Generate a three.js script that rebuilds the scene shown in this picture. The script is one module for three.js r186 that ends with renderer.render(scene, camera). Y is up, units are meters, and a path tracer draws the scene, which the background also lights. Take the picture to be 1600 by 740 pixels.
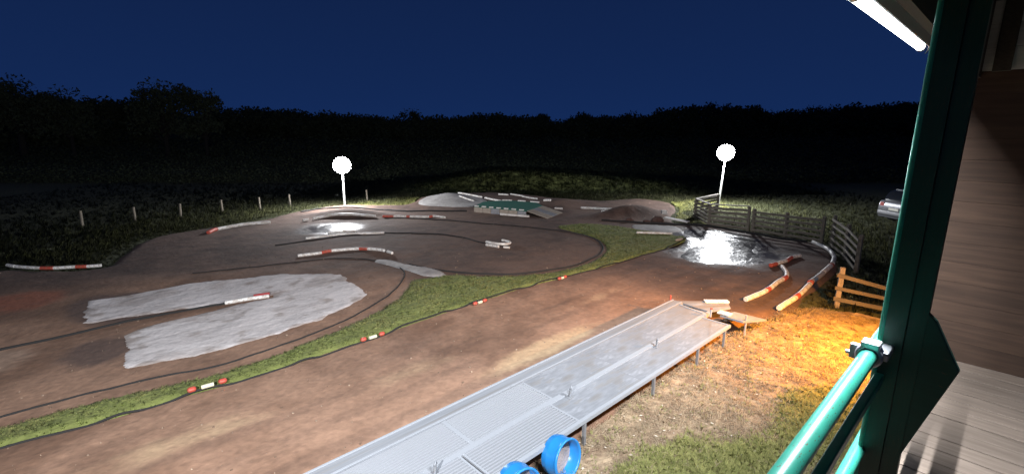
import * as THREE from 'three';
import { RectAreaLightUniformsLib } from 'three/addons/lights/RectAreaLightUniformsLib.js';
import { mergeGeometries } from 'three/addons/utils/BufferGeometryUtils.js';
import { RoundedBoxGeometry } from 'three/addons/geometries/RoundedBoxGeometry.js';

// ------------------------------------------------------------------ camera, sky, exposure
const scene = new THREE.Scene();
const camera = new THREE.PerspectiveCamera(53.13, 1600 / 740, 0.05, 900);
camera.position.set(0, 4.2, 0);
camera.rotation.set(-0.2194, 0, 0);
const renderer = new THREE.WebGLRenderer({ antialias: true });
renderer.toneMapping = THREE.LinearToneMapping;
renderer.toneMappingExposure = 1;
renderer.shadowMap.enabled = true;
RectAreaLightUniformsLib.init();
{
  const W = 256, H = 128, d = new Float32Array(W * H * 4);
  for (let j = 0; j < H; j++) {
    const el = ((j + 0.5) / H - 0.5) * Math.PI, k = Math.min(1, Math.max(0, el / 0.75));
    const t = Math.pow(k, 0.8);
    for (let i = 0; i < W; i++) {
      const o = (j * W + i) * 4;
      d[o] = 0.0066 * (1 - t) + 0.0036 * t; d[o + 1] = 0.0235 * (1 - t) + 0.0068 * t; d[o + 2] = 0.098 * (1 - t) + 0.026 * t; d[o + 3] = 1;
    }
  }
  const sky = new THREE.DataTexture(d, W, H, THREE.RGBAFormat, THREE.FloatType);
  sky.mapping = THREE.EquirectangularReflectionMapping; sky.magFilter = THREE.LinearFilter; sky.needsUpdate = true;
  scene.background = sky; scene.environment = sky;
}
const TUBE_LIGHT = 3000, LAMP_LIGHT = 210, SODIUM_LIGHT = 310, ADDED_FLOOD_LIGHT = 500;

// ------------------------------------------------------------------ helpers
let seed = 12345;
const rnd = () => { seed = (seed * 1664525 + 1013904223) >>> 0; return seed / 4294967296; };
const rr = (a, b) => a + (b - a) * rnd();
function hash(x, y) { let n = Math.imul(x, 374761393) + Math.imul(y, 668265263); n = Math.imul(n ^ (n >>> 13), 1274126177); return ((n ^ (n >>> 16)) >>> 0) / 4294967296; }
function vn(x, y) {
  const xi = Math.floor(x), yi = Math.floor(y); let u = x - xi, v = y - yi; u = u * u * (3 - 2 * u); v = v * v * (3 - 2 * v);
  const a = hash(xi, yi), b = hash(xi + 1, yi), c = hash(xi, yi + 1), e = hash(xi + 1, yi + 1);
  return a + (b - a) * u + (c - a) * v + (a - b - c + e) * u * v;
}
function fbm(x, y, o = 4) { let s = 0, a = 0.5, t = 0; for (let i = 0; i < o; i++) { s += a * vn(x, y); t += a; x = x * 2.03 + 17.1; y = y * 2.03 + 9.7; a *= 0.5; } return s / t; }
const clamp = (x, a = 0, b = 1) => Math.min(b, Math.max(a, x));
const ss = (a, b, x) => { x = clamp((x - a) / (b - a)); return x * x * (3 - 2 * x); };
const mix3 = (a, b, t) => [a[0] + (b[0] - a[0]) * t, a[1] + (b[1] - a[1]) * t, a[2] + (b[2] - a[2]) * t];
const used = {};
function numbered(n) { const k = used[n] = (used[n] ?? -1) + 1; return k ? n + '_' + String(k).padStart(3, '0') : n; }
function tag(o, label, category, group) { o.userData.label = label; o.userData.category = category; if (group) o.userData.group = group; return o; }
function thing(name, label, category, [x, y, z] = [0, 0, 0], turn = 0, group) {
  const o = new THREE.Group(); o.name = numbered(name); o.position.set(x, y, z); o.rotation.y = turn; scene.add(o); return tag(o, label, category, group);
}
function obj(name, geo, mat, parent = scene) {
  const g = Array.isArray(geo) ? mergeGeometries(geo.map((q) => { const n = q.index ? q.toNonIndexed() : q; for (const k of Object.keys(n.attributes)) if (!['position', 'normal', 'uv'].includes(k)) n.deleteAttribute(k); return n; })) : geo;
  const m = new THREE.Mesh(g, mat); m.name = parent === scene ? numbered(name) : name; m.castShadow = m.receiveShadow = true; parent.add(m); return m;
}
function struct(name, geo, mat, label) { const m = obj(name, geo, mat); m.userData.kind = 'structure'; if (label) m.userData.label = label; return m; }
const each = (name, list, m, parent) => list.forEach((g) => obj(name, g, m, parent));
const box = (w, h, d, x = 0, y = 0, z = 0, r = 0) => { const g = r ? new RoundedBoxGeometry(w, h, d, 2, r) : new THREE.BoxGeometry(w, h, d); g.translate(x, y, z); return g; };
const V = (x, y, z) => new THREE.Vector3(x, y, z);
function bar(a, b, r, seg = 10, r2 = r) { const d = b.clone().sub(a), g = new THREE.CylinderGeometry(r2, r, d.length(), seg); g.translate(0, d.length() / 2, 0); g.applyQuaternion(new THREE.Quaternion().setFromUnitVectors(V(0, 1, 0), d.normalize())); g.translate(a.x, a.y, a.z); return g; }
function beam(a, b, w, h) { const d = b.clone().sub(a), g = new THREE.BoxGeometry(w, h, d.length()); g.translate(0, 0, d.length() / 2); const m = new THREE.Matrix4().lookAt(b, a, V(0, 1, 0)); g.applyMatrix4(m); g.translate(a.x, a.y, a.z); return g; }
function inside(p, x, z) { let c = false; for (let i = 0, j = p.length - 1; i < p.length; j = i++) { const [xi, zi] = p[i], [xj, zj] = p[j]; if ((zi > z) !== (zj > z) && x < (xj - xi) * (z - zi) / (zj - zi) + xi) c = !c; } return c; }
function nearest(p, x, z) {
  let best = 1e9, q = [x, z];
  for (let i = 0, j = p.length - 1; i < p.length; j = i++) {
    const [ax, az] = p[j], [bx, bz] = p[i], dx = bx - ax, dz = bz - az, t = clamp(((x - ax) * dx + (z - az) * dz) / (dx * dx + dz * dz || 1));
    const qx = ax + t * dx, qz = az + t * dz, d = (x - qx) ** 2 + (z - qz) ** 2; if (d < best) { best = d; q = [qx, qz]; }
  }
  return [Math.sqrt(best), q[0], q[1]];
}
// a closed outline through the given corners, rounded, with a little raggedness
function outline(pts, rag = 0, freq = 2, curved = true) {
  let out;
  if (curved) { const c = new THREE.CatmullRomCurve3(pts.map(([x, z]) => V(x, 0, z)), true, 'centripetal'); const L = c.getLength(); out = c.getSpacedPoints(Math.min(420, Math.ceil(L / 0.22))).slice(0, -1).map((p) => [p.x, p.z]); } else {
    out = []; for (let i = 0; i < pts.length; i++) { const a = pts[i], b = pts[(i + 1) % pts.length], n = Math.max(1, Math.ceil(Math.hypot(b[0] - a[0], b[1] - a[1]) / 0.14)); for (let k = 0; k < n; k++) out.push([a[0] + (b[0] - a[0]) * k / n, a[1] + (b[1] - a[1]) * k / n]); }
  }
  return rag ? out.map(([x, z]) => [x + (fbm(x * freq, z * freq, 3) - 0.5) * 2 * rag, z + (fbm(x * freq + 40, z * freq + 70, 3) - 0.5) * 2 * rag]) : out;
}
// a sheet of ground inside an outline, lying at the height y(x, z, distance to the edge); uv in metres
function sheet(poly, res, y, skip) {
  let x0 = 1e9, x1 = -1e9, z0 = 1e9, z1 = -1e9; for (const [x, z] of poly) { x0 = Math.min(x0, x); x1 = Math.max(x1, x); z0 = Math.min(z0, z); z1 = Math.max(z1, z); }
  const nx = Math.ceil((x1 - x0) / res) + 2, nz = Math.ceil((z1 - z0) / res) + 2, inn = new Uint8Array(nx * nz);
  for (let j = 0; j < nz; j++) for (let i = 0; i < nx; i++) inn[j * nx + i] = inside(poly, x0 + (i - 0.5) * res, z0 + (j - 0.5) * res) ? 1 : 0;
  const id = new Int32Array(nx * nz).fill(-1), pos = [], uv = [], ix = [];
  const vert = (i, j) => {
    const k = j * nx + i; if (id[k] >= 0) return id[k];
    let x = x0 + (i - 0.5) * res, z = z0 + (j - 0.5) * res, d = 0;
    const near = nearest(poly, x, z); if (inn[k]) d = near[0]; else { x = near[1]; z = near[2]; }
    pos.push(x, y(x, z, d), z); uv.push(x, z); return id[k] = pos.length / 3 - 1;
  };
  for (let j = 0; j < nz - 1; j++) for (let i = 0; i < nx - 1; i++) {
    const s = inn[j * nx + i] + inn[j * nx + i + 1] + inn[(j + 1) * nx + i] + inn[(j + 1) * nx + i + 1]; if (!s) continue;
    if (skip && skip(x0 + i * res, z0 + j * res)) continue;
    const a = vert(i, j), b = vert(i + 1, j), c = vert(i, j + 1), e = vert(i + 1, j + 1); ix.push(a, c, b, b, c, e);
  }
  const g = new THREE.BufferGeometry(); g.setAttribute('position', new THREE.Float32BufferAttribute(pos, 3)); g.setAttribute('uv', new THREE.Float32BufferAttribute(uv, 2)); g.setIndex(ix); g.computeVertexNormals(); return g;
}
// textures: f(x, z) -> linear colour, over an area in metres starting at (x0, z0)
const toS = (c) => c <= 0.0031308 ? c * 12.92 : 1.055 * Math.pow(c, 1 / 2.4) - 0.055;
function colourMap(n, size, x0, z0, f, repeat) {
  const d = new Uint8Array(n * n * 4);
  for (let j = 0; j < n; j++) for (let i = 0; i < n; i++) { const c = f(x0 + (i + 0.5) / n * size, z0 + (j + 0.5) / n * size), o = (j * n + i) * 4; d[o] = 255 * toS(clamp(c[0])); d[o + 1] = 255 * toS(clamp(c[1])); d[o + 2] = 255 * toS(clamp(c[2])); d[o + 3] = 255; }
  const t = new THREE.DataTexture(d, n, n); t.colorSpace = THREE.SRGBColorSpace; t.magFilter = t.minFilter = THREE.LinearFilter; t.wrapS = t.wrapT = THREE.RepeatWrapping; t.repeat.set(1 / size, 1 / size); t.offset.set(-x0 / size, -z0 / size); t.needsUpdate = true; return t;
}
function greyMap(n, size, f, x0 = 0, z0 = 0) {
  const d = new Uint8Array(n * n * 4);
  for (let j = 0; j < n; j++) for (let i = 0; i < n; i++) { const c = 255 * clamp(f(x0 + (i + 0.5) / n * size, z0 + (j + 0.5) / n * size)), o = (j * n + i) * 4; d[o] = d[o + 1] = d[o + 2] = c; d[o + 3] = 255; }
  const t = new THREE.DataTexture(d, n, n); t.magFilter = t.minFilter = THREE.LinearFilter; t.wrapS = t.wrapT = THREE.RepeatWrapping; t.repeat.set(1 / size, 1 / size); t.offset.set(-x0 / size, -z0 / size); t.needsUpdate = true; return t;
}
// noise that repeats seamlessly every P cells
function tileNoise(x, y, P) { const w = (a) => ((a % P) + P) % P; const xi = Math.floor(x), yi = Math.floor(y); let u = x - xi, v = y - yi; u = u * u * (3 - 2 * u); v = v * v * (3 - 2 * v); const h = (i, j) => hash(w(i) + 91, w(j) + 37); const a = h(xi, yi), b = h(xi + 1, yi), c = h(xi, yi + 1), e = h(xi + 1, yi + 1); return a + (b - a) * u + (c - a) * v + (a - b - c + e) * u * v; }
const tileFbm = (x, y, P, o) => { let s = 0, a = 0.5, t = 0; for (let i = 0; i < o; i++) { s += a * tileNoise(x, y, P); t += a; x *= 2; y *= 2; P *= 2; a *= 0.55; } return s / t; };
const S = THREE.MeshStandardMaterial;
const mat = (r, g, b, rough = 0.8, extra = {}) => new S({ color: new THREE.Color().setRGB(r, g, b), roughness: rough, ...extra });
const bumpDirt = greyMap(1024, 3, (x, z) => tileFbm(x * 8, z * 8, 24, 5));
const bumpFine = greyMap(512, 1, (x, z) => tileFbm(x * 24, z * 24, 24, 4));

// the stand runs off to the right: its own frame (a along the stand, b towards it) about the foot of the camera
const TURN = Math.atan2(0.684, 0.729), UX = Math.cos(TURN), UZ = -Math.sin(TURN);
const P = (a, b) => [a * UX - b * UZ, a * UZ + b * UX];

// ------------------------------------------------------------------ outlines on the ground (metres)
const DIRT = outline([[-10.1, -4.9], [-24, -11.4], [-19, -13.7], [-15.54, -14.2], [-12.99, -14.4], [-13.9, -16.6], [-14.6, -18.8], [-14.1, -19.9], [-13.2, -21.1], [-12.2, -22.7], [-11.29, -25.81], [-9.38, -26.75], [-7.36, -26.75], [-6.09, -27.94], [-6.0, -30.43], [-4.39, -32.35], [-0.91, -33.2], [1.7, -31.37], [3.28, -30.14], [5.58, -29.27], [8.2, -30.14], [9.5, -28.46], [9.18, -26.03], [7.9, -23.2], [8.05, -21.4], [9.07, -21.1], [10.22, -19.45], [11.14, -18.25], [11.81, -17.92], [11.6, -16.51], [11.05, -15.46], [10.3, -14.4], [8.53, -12.6], [6.5, -10.6], [5.85, -10.3], [5.11, -9.9], [3.39, -8.1], [1.55, -6.2], [-0.3, -4.4], [-2.2, -2.6]], 0.18, 0.9);
const INFIELD = outline([[-7.16, -5.37], [-6.89, -5.59], [-6.09, -6.17], [-5.18, -6.93], [-4.15, -7.81], [-3.0, -8.95], [-1.51, -10.51], [0.0, -11.96], [1.29, -13.07], [3.29, -14.67], [5.58, -16.7], [6.73, -17.81], [6.74, -18.72], [6.38, -19.2], [5.52, -19.98], [4.36, -21.11], [3.09, -21.41], [2.05, -20.67], [2.81, -19.33], [3.36, -18.37], [3.48, -17.39], [3.36, -16.51], [2.88, -15.38], [2.13, -14.45], [1.2, -13.76], [0.09, -13.37], [-0.85, -13.31], [-1.73, -13.5], [-2.31, -13.19], [-2.84, -12.95], [-2.88, -12.38], [-2.93, -11.56], [-3.12, -10.76], [-3.51, -9.92], [-3.99, -9.12], [-4.51, -8.31], [-5.18, -7.63], [-5.86, -7.18], [-6.52, -6.81], [-7.00, -6.44], [-7.41, -6.08], [-7.70, -5.84], [-8.45, -4.9], [-7.9, -4.6]], 0.05, 2.2);
const CARPET = outline([[-10.73, -11.28], [-9.57, -9.8], [-8.86, -10.16], [-7.81, -10.72], [-7.15, -11.1], [-6.27, -11.71], [-6.2, -11.56], [-6.98, -10.88], [-7.49, -10.24], [-7.93, -9.8], [-8.21, -9.39], [-8.18, -9.23], [-6.98, -7.76], [-6.06, -8.25], [-5.25, -9.01], [-4.98, -9.26], [-4.35, -10.05], [-4.0, -10.72], [-3.9, -11.37], [-3.8, -11.86], [-4.22, -12.38], [-5.13, -13.56], [-5.76, -13.63], [-6.89, -13.56], [-7.55, -13.37], [-8.61, -12.95], [-9.25, -12.55], [-10.05, -11.76]], 0.13, 3.4, false);
const PUD1 = outline([[5.42, -15.62], [6.03, -16.51], [6.76, -17.71], [7.06, -18.6], [6.98, -19.58], [7.93, -20.39], [9.0, -20.39], [9.68, -19.45], [9.8, -18.37], [9.34, -16.89], [8.61, -15.79], [7.65, -14.82], [6.9, -14.45], [6.28, -14.53], [5.64, -14.9]], 0.2, 1.2);
const PUD2 = outline([[-8.96, -21.11], [-8.37, -21.72], [-7.27, -21.56], [-6.84, -20.67], [-6.94, -19.71], [-7.57, -19.2], [-8.39, -19.98]], 0.15, 1.2);
const CONC1 = outline([[-5.37, -26.95], [-5.13, -30.43], [-4.3, -31.69], [-2.03, -29.84], [-1.5, -28.46], [-2.15, -26.4], [-3.59, -26.25]], 0.15, 1);
const CONC2 = outline([[-4.6, -15.06], [-4.28, -15.29], [-3.28, -14.6], [-2.15, -13.89], [-1.89, -13.37], [-2.63, -13.31], [-3.21, -13.89]], 0.08, 1.5);
const CONC3 = outline([[5.56, -21.26], [7.2, -20.8], [7.4, -20.1], [6.7, -19.4], [5.48, -19.84]], 0.1, 1.5);

// mounds: x, z, half length, half width, turn, height
const MOUNDS = [[-8.1, -23.5, 1.9, 0.7, 0.05, 0.4], [5.9, -23.4, 1.9, 0.85, -0.25, 0.6], [2.9, -27.6, 1.5, 1.2, 0, 0.32], [-3.9, -28.9, 1.6, 2.0, 0.2, 0.42], [-8.3, -26.4, 2.6, 0.5, 0, 0.14], [-4.7, -16.1, 1.2, 0.5, 0.2, 0.07], [6.75, -18.0, 0.45, 0.5, 0, 0.1]];
function mounds(x, z) { let y = 0; for (const [mx, mz, l, w, t, h] of MOUNDS) { const dx = x - mx, dz = z - mz, c = Math.cos(t), s = Math.sin(t), u = (dx * c + dz * s) / l, v = (-dx * s + dz * c) / w, q = u * u + v * v; if (q < 6) y += h * Math.exp(-q * 1.2); } return y; }
function basin(p, x, z, w, depth) { const c = p[0]; if (Math.hypot(c[0] - x, c[1] - z) > 8 || !inside(p, x, z)) return 0; return -depth * ss(0, w, nearest(p, x, z)[0]); }
function dirtY(x, z) {
  const lump = (fbm(x * 0.9, z * 0.9, 3) - 0.5) * 0.05 + (fbm(x * 3.1, z * 3.1, 2) - 0.5) * 0.018;
  return 0.03 + lump + mounds(x, z) + basin(PUD1, x, z, 0.9, 0.058) + basin(PUD2, x, z, 0.6, 0.055);
}
function bankY(x, z) {
  const d = ss(-33.2, -37.6, z) * (1 - ss(-39.5, -44, z));
  const p = 1.25 * Math.exp(-(((x + 0.5) / 6.5) ** 2)) + 0.62 * Math.exp(-(((x - 9) / 6) ** 2));
  return d * p * (0.85 + 0.3 * fbm(x * 0.5, z * 0.5, 3));
}
function groundY(x, z) {
  const r = Math.hypot(x, z + 15);
  return -0.09 + bankY(x, z) + (fbm(x * 0.35, z * 0.35, 3) - 0.5) * 0.1 * ss(12, 26, r) + ss(60, 140, r) * 1.2 * fbm(x * 0.02, z * 0.02, 2);
}

// ------------------------------------------------------------------ ground materials
function dirtColour(x, z) {
  const n = fbm(x * 0.55, z * 0.55, 4), m = fbm(x * 2.7 + 5, z * 2.7, 4), f = fbm(x * 14, z * 14, 3);
  const a = x * UX + z * UZ, b = -x * UZ + z * UX;
  let c = mix3([0.165, 0.09, 0.056], [0.305, 0.18, 0.118], ss(0.3, 0.68, n * 0.75 + m * 0.25));
  // darker, greyer earth on the inner loops
  const darkLoop = ss(-0.4, 0.4, (fbm(x * 0.25 + 3, z * 0.25, 3) - 0.5) * 1.2 + ss(-10.5, -15.5, z - Math.max(0, x - 3) * 0.9) - 0.45);
  c = mix3(c, mix3([0.055, 0.035, 0.029], [0.12, 0.075, 0.058], ss(0.25, 0.75, m * 0.5 + n * 0.5)), darkLoop * 0.88);
  // dry tan scrapes drawn along the straight
  const streak = fbm(a * 0.35, b * 2.4 + 7, 4);
  const patch = Math.exp(-(((a - 6.6) / 1.9) ** 2) - (((b + 5.85) / 0.36) ** 2)) + 0.55 * Math.exp(-(((a - 0.6) / 1.6) ** 2) - (((b + 7.3) / 0.5) ** 2)) + 0.45 * Math.exp(-(((a - 4.0) / 1.7) ** 2) - (((b + 6.9) / 0.4) ** 2)) + 0.5 * Math.exp(-(((a - 9.5) / 1.5) ** 2) - (((b + 6.9) / 0.35) ** 2));
  const sp = ss(0.25, 0.75, patch * (0.45 + streak * 0.9 + (m - 0.5) * 0.8));
  if (z > -16 && x > -12) c = mix3(c, [0.43, 0.3, 0.18], sp * 0.85);
  // tyre-rubbed streaks along the straight
  if (b > -9 && b < -4.6) c = mix3(c, [c[0] * 0.72, c[1] * 0.72, c[2] * 0.74], ss(0.5, 0.72, fbm(a * 0.22 + 9, b * 3.3, 4)) * 0.6);
  const spot = (px, pz, r) => Math.exp(-((x - px) ** 2 + (z - pz) ** 2) / (r * r));
  c = mix3(c, [0.085, 0.055, 0.047], clamp(ss(0.3, 0.75, (spot(-8.0, -8.55, 0.8) + spot(-9.1, -10.6, 0.9) + spot(-10.2, -11.2, 0.9)) * (0.5 + m))) * 0.8);
  c = mix3(c, [0.34, 0.23, 0.165], ss(0.35, 0.8, (spot(-9.6, -8.1, 0.7) + spot(-10.8, -7.3, 0.8)) * (0.5 + m)) * 0.8);
  c = mix3(c, [0.27, 0.085, 0.045], ss(0.3, 0.8, spot(-12.4, -11.2, 1.1) * (0.5 + m)) * 0.8);
  const k = 0.78 + 0.44 * f; return [c[0] * k, c[1] * k, c[2] * k];
}
const damp = (x, z) => clamp(Math.exp(-(((x - 7.6) / 2.4) ** 2) - (((z + 17.2) / 3.2) ** 2)) * 1.2 + Math.exp(-(((x + 8) / 1.6) ** 2) - (((z + 20.5) / 1.5) ** 2)));
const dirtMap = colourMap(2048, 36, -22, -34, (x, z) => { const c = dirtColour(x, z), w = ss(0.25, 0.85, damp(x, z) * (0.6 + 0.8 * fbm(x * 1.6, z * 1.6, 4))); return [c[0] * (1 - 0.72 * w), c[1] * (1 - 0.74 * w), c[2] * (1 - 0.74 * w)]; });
const dirtRough = greyMap(1024, 36, (x, z) => 0.95 - 0.65 * ss(0.25, 0.85, damp(x, z) * (0.6 + 0.8 * fbm(x * 1.6, z * 1.6, 4))), -22, -34);
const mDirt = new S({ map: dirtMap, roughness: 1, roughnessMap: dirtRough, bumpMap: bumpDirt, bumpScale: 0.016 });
const strawAt = (x, z) => {
  const n = fbm(x * 0.7 + 2, z * 0.7, 4), m = fbm(x * 5, z * 5 + 3, 4), a = x * UX + z * UZ, b = -x * UZ + z * UX;
  const g = clamp(Math.exp(-(((a - 5.0) / 1.3) ** 2) - (((b + 2.1) / 0.75) ** 2)) * 1.3 + 0.8 * Math.exp(-(((a - 7.6) / 1.6) ** 2) - (((b + 1.3) / 0.8) ** 2)));
  return [clamp(ss(0.3, 0.62, g * (0.35 + 1.1 * n) + 0.25 * (m - 0.5))), m, n];
};
const strawMap = colourMap(1024, 16, -2, -18, (x, z) => { const [g, m] = strawAt(x, z), f = fbm(x * 18, z * 18, 3); let c = mix3([0.2, 0.135, 0.085], [0.42, 0.31, 0.2], ss(0.35, 0.7, m * 0.6 + f * 0.4)); c = mix3(c, mix3([0.13, 0.14, 0.04], [0.3, 0.29, 0.095], f), g * 0.7); return c; });
const mStraw = new S({ map: strawMap, roughness: 1, bumpMap: bumpDirt, bumpScale: 0.05 });
const greenTile = colourMap(512, 4, 0, 0, (x, z) => { const n = tileFbm(x * 2, z * 2, 8, 4), f = tileFbm(x * 14, z * 14, 56, 3); return mix3([0.1, 0.115, 0.03], [0.205, 0.228, 0.066], clamp(n * 0.7 + f * 0.6 - 0.15)); });
const mGrassBase = new S({ map: greenTile, roughness: 1, bumpMap: bumpDirt, bumpScale: 0.04 });
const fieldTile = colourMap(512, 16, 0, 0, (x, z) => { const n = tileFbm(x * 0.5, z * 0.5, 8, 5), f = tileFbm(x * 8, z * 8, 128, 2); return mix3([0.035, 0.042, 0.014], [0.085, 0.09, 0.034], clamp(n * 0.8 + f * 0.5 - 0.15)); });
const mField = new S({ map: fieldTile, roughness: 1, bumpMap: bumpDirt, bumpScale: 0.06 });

// ------------------------------------------------------------------ ground, track, grass and water
{
  const N = 230, pos = [], uv = [], ix = [];
  const w = (s) => Math.sign(s) * (Math.abs(s) * 34 + Math.pow(Math.abs(s), 4) * 560);
  for (let j = 0; j <= N; j++) for (let i = 0; i <= N; i++) { const x = w(i / N * 2 - 1), z = w(j / N * 2 - 1) - 20; pos.push(x, groundY(x, z), z); uv.push(x, z); }
  for (let j = 0; j < N; j++) for (let i = 0; i < N; i++) { const a = j * (N + 1) + i; ix.push(a, a + N + 1, a + 1, a + 1, a + N + 1, a + N + 2); }
  const g = new THREE.BufferGeometry(); g.setAttribute('position', new THREE.Float32BufferAttribute(pos, 3)); g.setAttribute('uv', new THREE.Float32BufferAttribute(uv, 2)); g.setIndex(ix); g.computeVertexNormals();
  struct('ground', g, mField, 'dark rough field around the dirt track');
}
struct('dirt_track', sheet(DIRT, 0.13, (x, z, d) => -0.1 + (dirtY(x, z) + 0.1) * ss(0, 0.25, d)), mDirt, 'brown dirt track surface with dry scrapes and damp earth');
const STRAW = outline([P(-3, -3.6), P(2, -3.75), P(6, -3.8), P(9.6, -3.75), [5.9, -10.2], [6.6, -10.65], [8.0, -10.9], [9.5, -9.8], [12.5, -8.6], P(13, 2), P(-3, 2.5)], 0.08, 2);
const strawY = (x, z) => 0.0 + (fbm(x * 1.3, z * 1.3, 3) - 0.5) * 0.07 + (fbm(x * 5, z * 5, 2) - 0.5) * 0.035;
struct('straw_ground', sheet(STRAW, 0.1, (x, z, d) => -0.12 + (strawY(x, z) + 0.12) * ss(0, 0.2, d)), mStraw, 'trodden straw and dry grass in front of the stand');
const inY = (x, z, d) => dirtY(x, z) - 0.03 + (0.075 + (fbm(x * 4, z * 4, 2) - 0.5) * 0.03) * ss(-0.02, 0.12, d);
struct('grass_infield', sheet(INFIELD, 0.1, inY), mGrassBase, 'mown green grass strip between the dirt loops');
const mConc = new S({ map: colourMap(512, 6, 0, 0, (x, z) => { const n = tileFbm(x * 2, z * 2, 12, 5), f = tileFbm(x * 12, z * 12, 72, 3); return mix3([0.2, 0.185, 0.18], [0.5, 0.48, 0.46], clamp(n * 0.9 + f * 0.5 - 0.25)); }), roughness: 0.75, bumpMap: bumpDirt, bumpScale: 0.015 });
const BANK = outline([[-9.5, -35], [-6, -33.7], [0, -33.9], [6, -33.2], [13, -33], [17, -34.5], [15, -40], [6, -43], [-4, -43], [-9.5, -39]], 0.3, 0.8);
struct('grass_bank', sheet(BANK, 0.4, (x, z, d) => groundY(x, z) + 0.04 * ss(-0.01, 0.3, d)), mGrassBase, 'low green grass bank behind the far end of the track');
const LIT_GRASS = [['lit_verge', 'grass painted brighter as if lamp lit, beside the left floodlight', [[-9.4, -27.4], [-8.2, -27.3], [-6.4, -27.6], [-6.1, -30.6], [-7.0, -30.9], [-9.0, -29.0]]], ['lit_verge', 'grass painted brighter as if lamp lit, between the dirt mound and the timber fence corner', [[9.3, -25.4], [9.0, -24.0], [9.15, -22.2], [9.0, -21.5], [8.2, -22.0], [8.1, -23.0], [9.4, -26.2], [9.8, -28.5], [12.6, -29.5], [12.2, -26.5]]]].map(([n, l, p]) => { const o = outline(p, 0.15, 1.5); struct(n, sheet(o, 0.2, (x, z, d) => Math.max(groundY(x, z), inside(DIRT, x, z) ? dirtY(x, z) : -1) + 0.05 * ss(-0.01, 0.2, d)), mGrassBase, l); return o; });  // lamp light on the grass put into brighter patches
const overY = (lift) => (x, z, d) => dirtY(x, z) - 0.03 + (0.03 + lift) * ss(-0.01, 0.1, d);
tag(obj('concrete_ramp', sheet(CONC1, 0.12, overY(0.045)), mConc), 'pale grey concrete ramp at the far end, left of the green jump', 'ramp');
tag(obj('concrete_pad', sheet(CONC2, 0.08, overY(0.04)), mConc), 'pale grey concrete pad beside the curved red and white kerb', 'concrete pad');
tag(obj('concrete_pad', sheet(CONC3, 0.1, overY(0.03)), mConc), 'grey wet concrete pad in front of the dirt mound', 'concrete pad');
const mWater = new THREE.MeshPhysicalMaterial({ color: new THREE.Color().setRGB(0.028, 0.022, 0.018), roughness: 0.3, ior: 1.33, specularIntensity: 1, bumpMap: greyMap(512, 2.5, (x, z) => tileFbm(x * 3.2, z * 3.2, 8, 4)), bumpScale: 0.026 });
struct('puddle', sheet(PUD1, 0.25, () => 0.012), mWater, 'large muddy puddle shining under the right floodlight');
struct('puddle', sheet(PUD2, 0.2, () => 0.012), mWater, 'small puddle below the left floodlight');

// ------------------------------------------------------------------ materials of things
const dirtyMap = (c, amt) => { const t = colourMap(512, 1, 0, 0, (x, z) => { const n = tileFbm(x * 5, z * 4, 20, 5), f = tileFbm(x * 22, z * 10, 110, 3), d = ss(0.48, 0.7, n * 0.75 + f * 0.3), k = 0.88 + 0.2 * f; return mix3([c[0] * k, c[1] * k, c[2] * k], [0.26, 0.18, 0.12], d * amt); }); t.repeat.set(3, 1); t.offset.set(0, 0); return t; };
const mWhitePipe = new S({ map: dirtyMap([0.74, 0.73, 0.7], 0.55), roughness: 0.5 }), mGreyPipe = mat(0.34, 0.34, 0.34, 0.5), mRed = new S({ map: dirtyMap([0.46, 0.05, 0.03], 0.6), roughness: 0.55 }), mDarkEdge = mat(0.014, 0.013, 0.013, 0.85);
const woodMap = (c0, c1, n = 512, size = 1.2) => colourMap(n, size, 0, 0, (x, z) => { const g = tileFbm(x * 5, z * 60, Math.round(size * 5), 4), s = tileFbm(x * 4 + 3, z * 8, Math.round(size * 4), 3); return mix3(c0, c1, clamp(g * 0.75 + s * 0.55 - 0.15)); });
const mTimber = new S({ map: woodMap([0.16, 0.13, 0.1], [0.42, 0.37, 0.31]), roughness: 0.85, bumpMap: bumpFine, bumpScale: 0.004 });
const mFence = new S({ map: woodMap([0.09, 0.075, 0.058], [0.24, 0.21, 0.165]), roughness: 0.9, bumpMap: bumpFine, bumpScale: 0.004 });
const mDarkTimber = new S({ map: woodMap([0.03, 0.024, 0.018], [0.085, 0.065, 0.05]), roughness: 0.9 });
const mDeck = ['a', 'b', 'c'].map((_, i) => new S({ map: woodMap([0.105, 0.078, 0.058].map((v) => v * (0.94 + i * 0.06)), [0.26, 0.2, 0.155].map((v) => v * (0.86 + i * 0.12))), roughness: 0.75, bumpMap: bumpFine, bumpScale: 0.003 }));
const mWall = [0, 1, 2].map((i) => new S({ map: woodMap([0.034, 0.018, 0.011].map((v) => v * (0.95 + i * 0.05)), [0.095, 0.053, 0.032].map((v) => v * (0.92 + i * 0.08))), roughness: 0.85 }));
const mPaleBoard = new S({ map: woodMap([0.46, 0.45, 0.43], [0.7, 0.68, 0.64]), roughness: 0.8 });
const paintMap = (c) => { const t = colourMap(512, 1, 0, 0, (x, z) => { const n = tileFbm(x * 6, z * 6, 6, 4), f = tileFbm(x * 30, z * 18, 30, 3), k = 0.8 + 0.4 * n, ch = ss(0.7, 0.76, f * 0.75 + n * 0.3); return mix3([c[0] * k + 0.006, c[1] * k, c[2] * k], [0.11, 0.055, 0.03], ch); }); t.repeat.set(2, 22); t.offset.set(0, 0); return t; };
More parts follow.
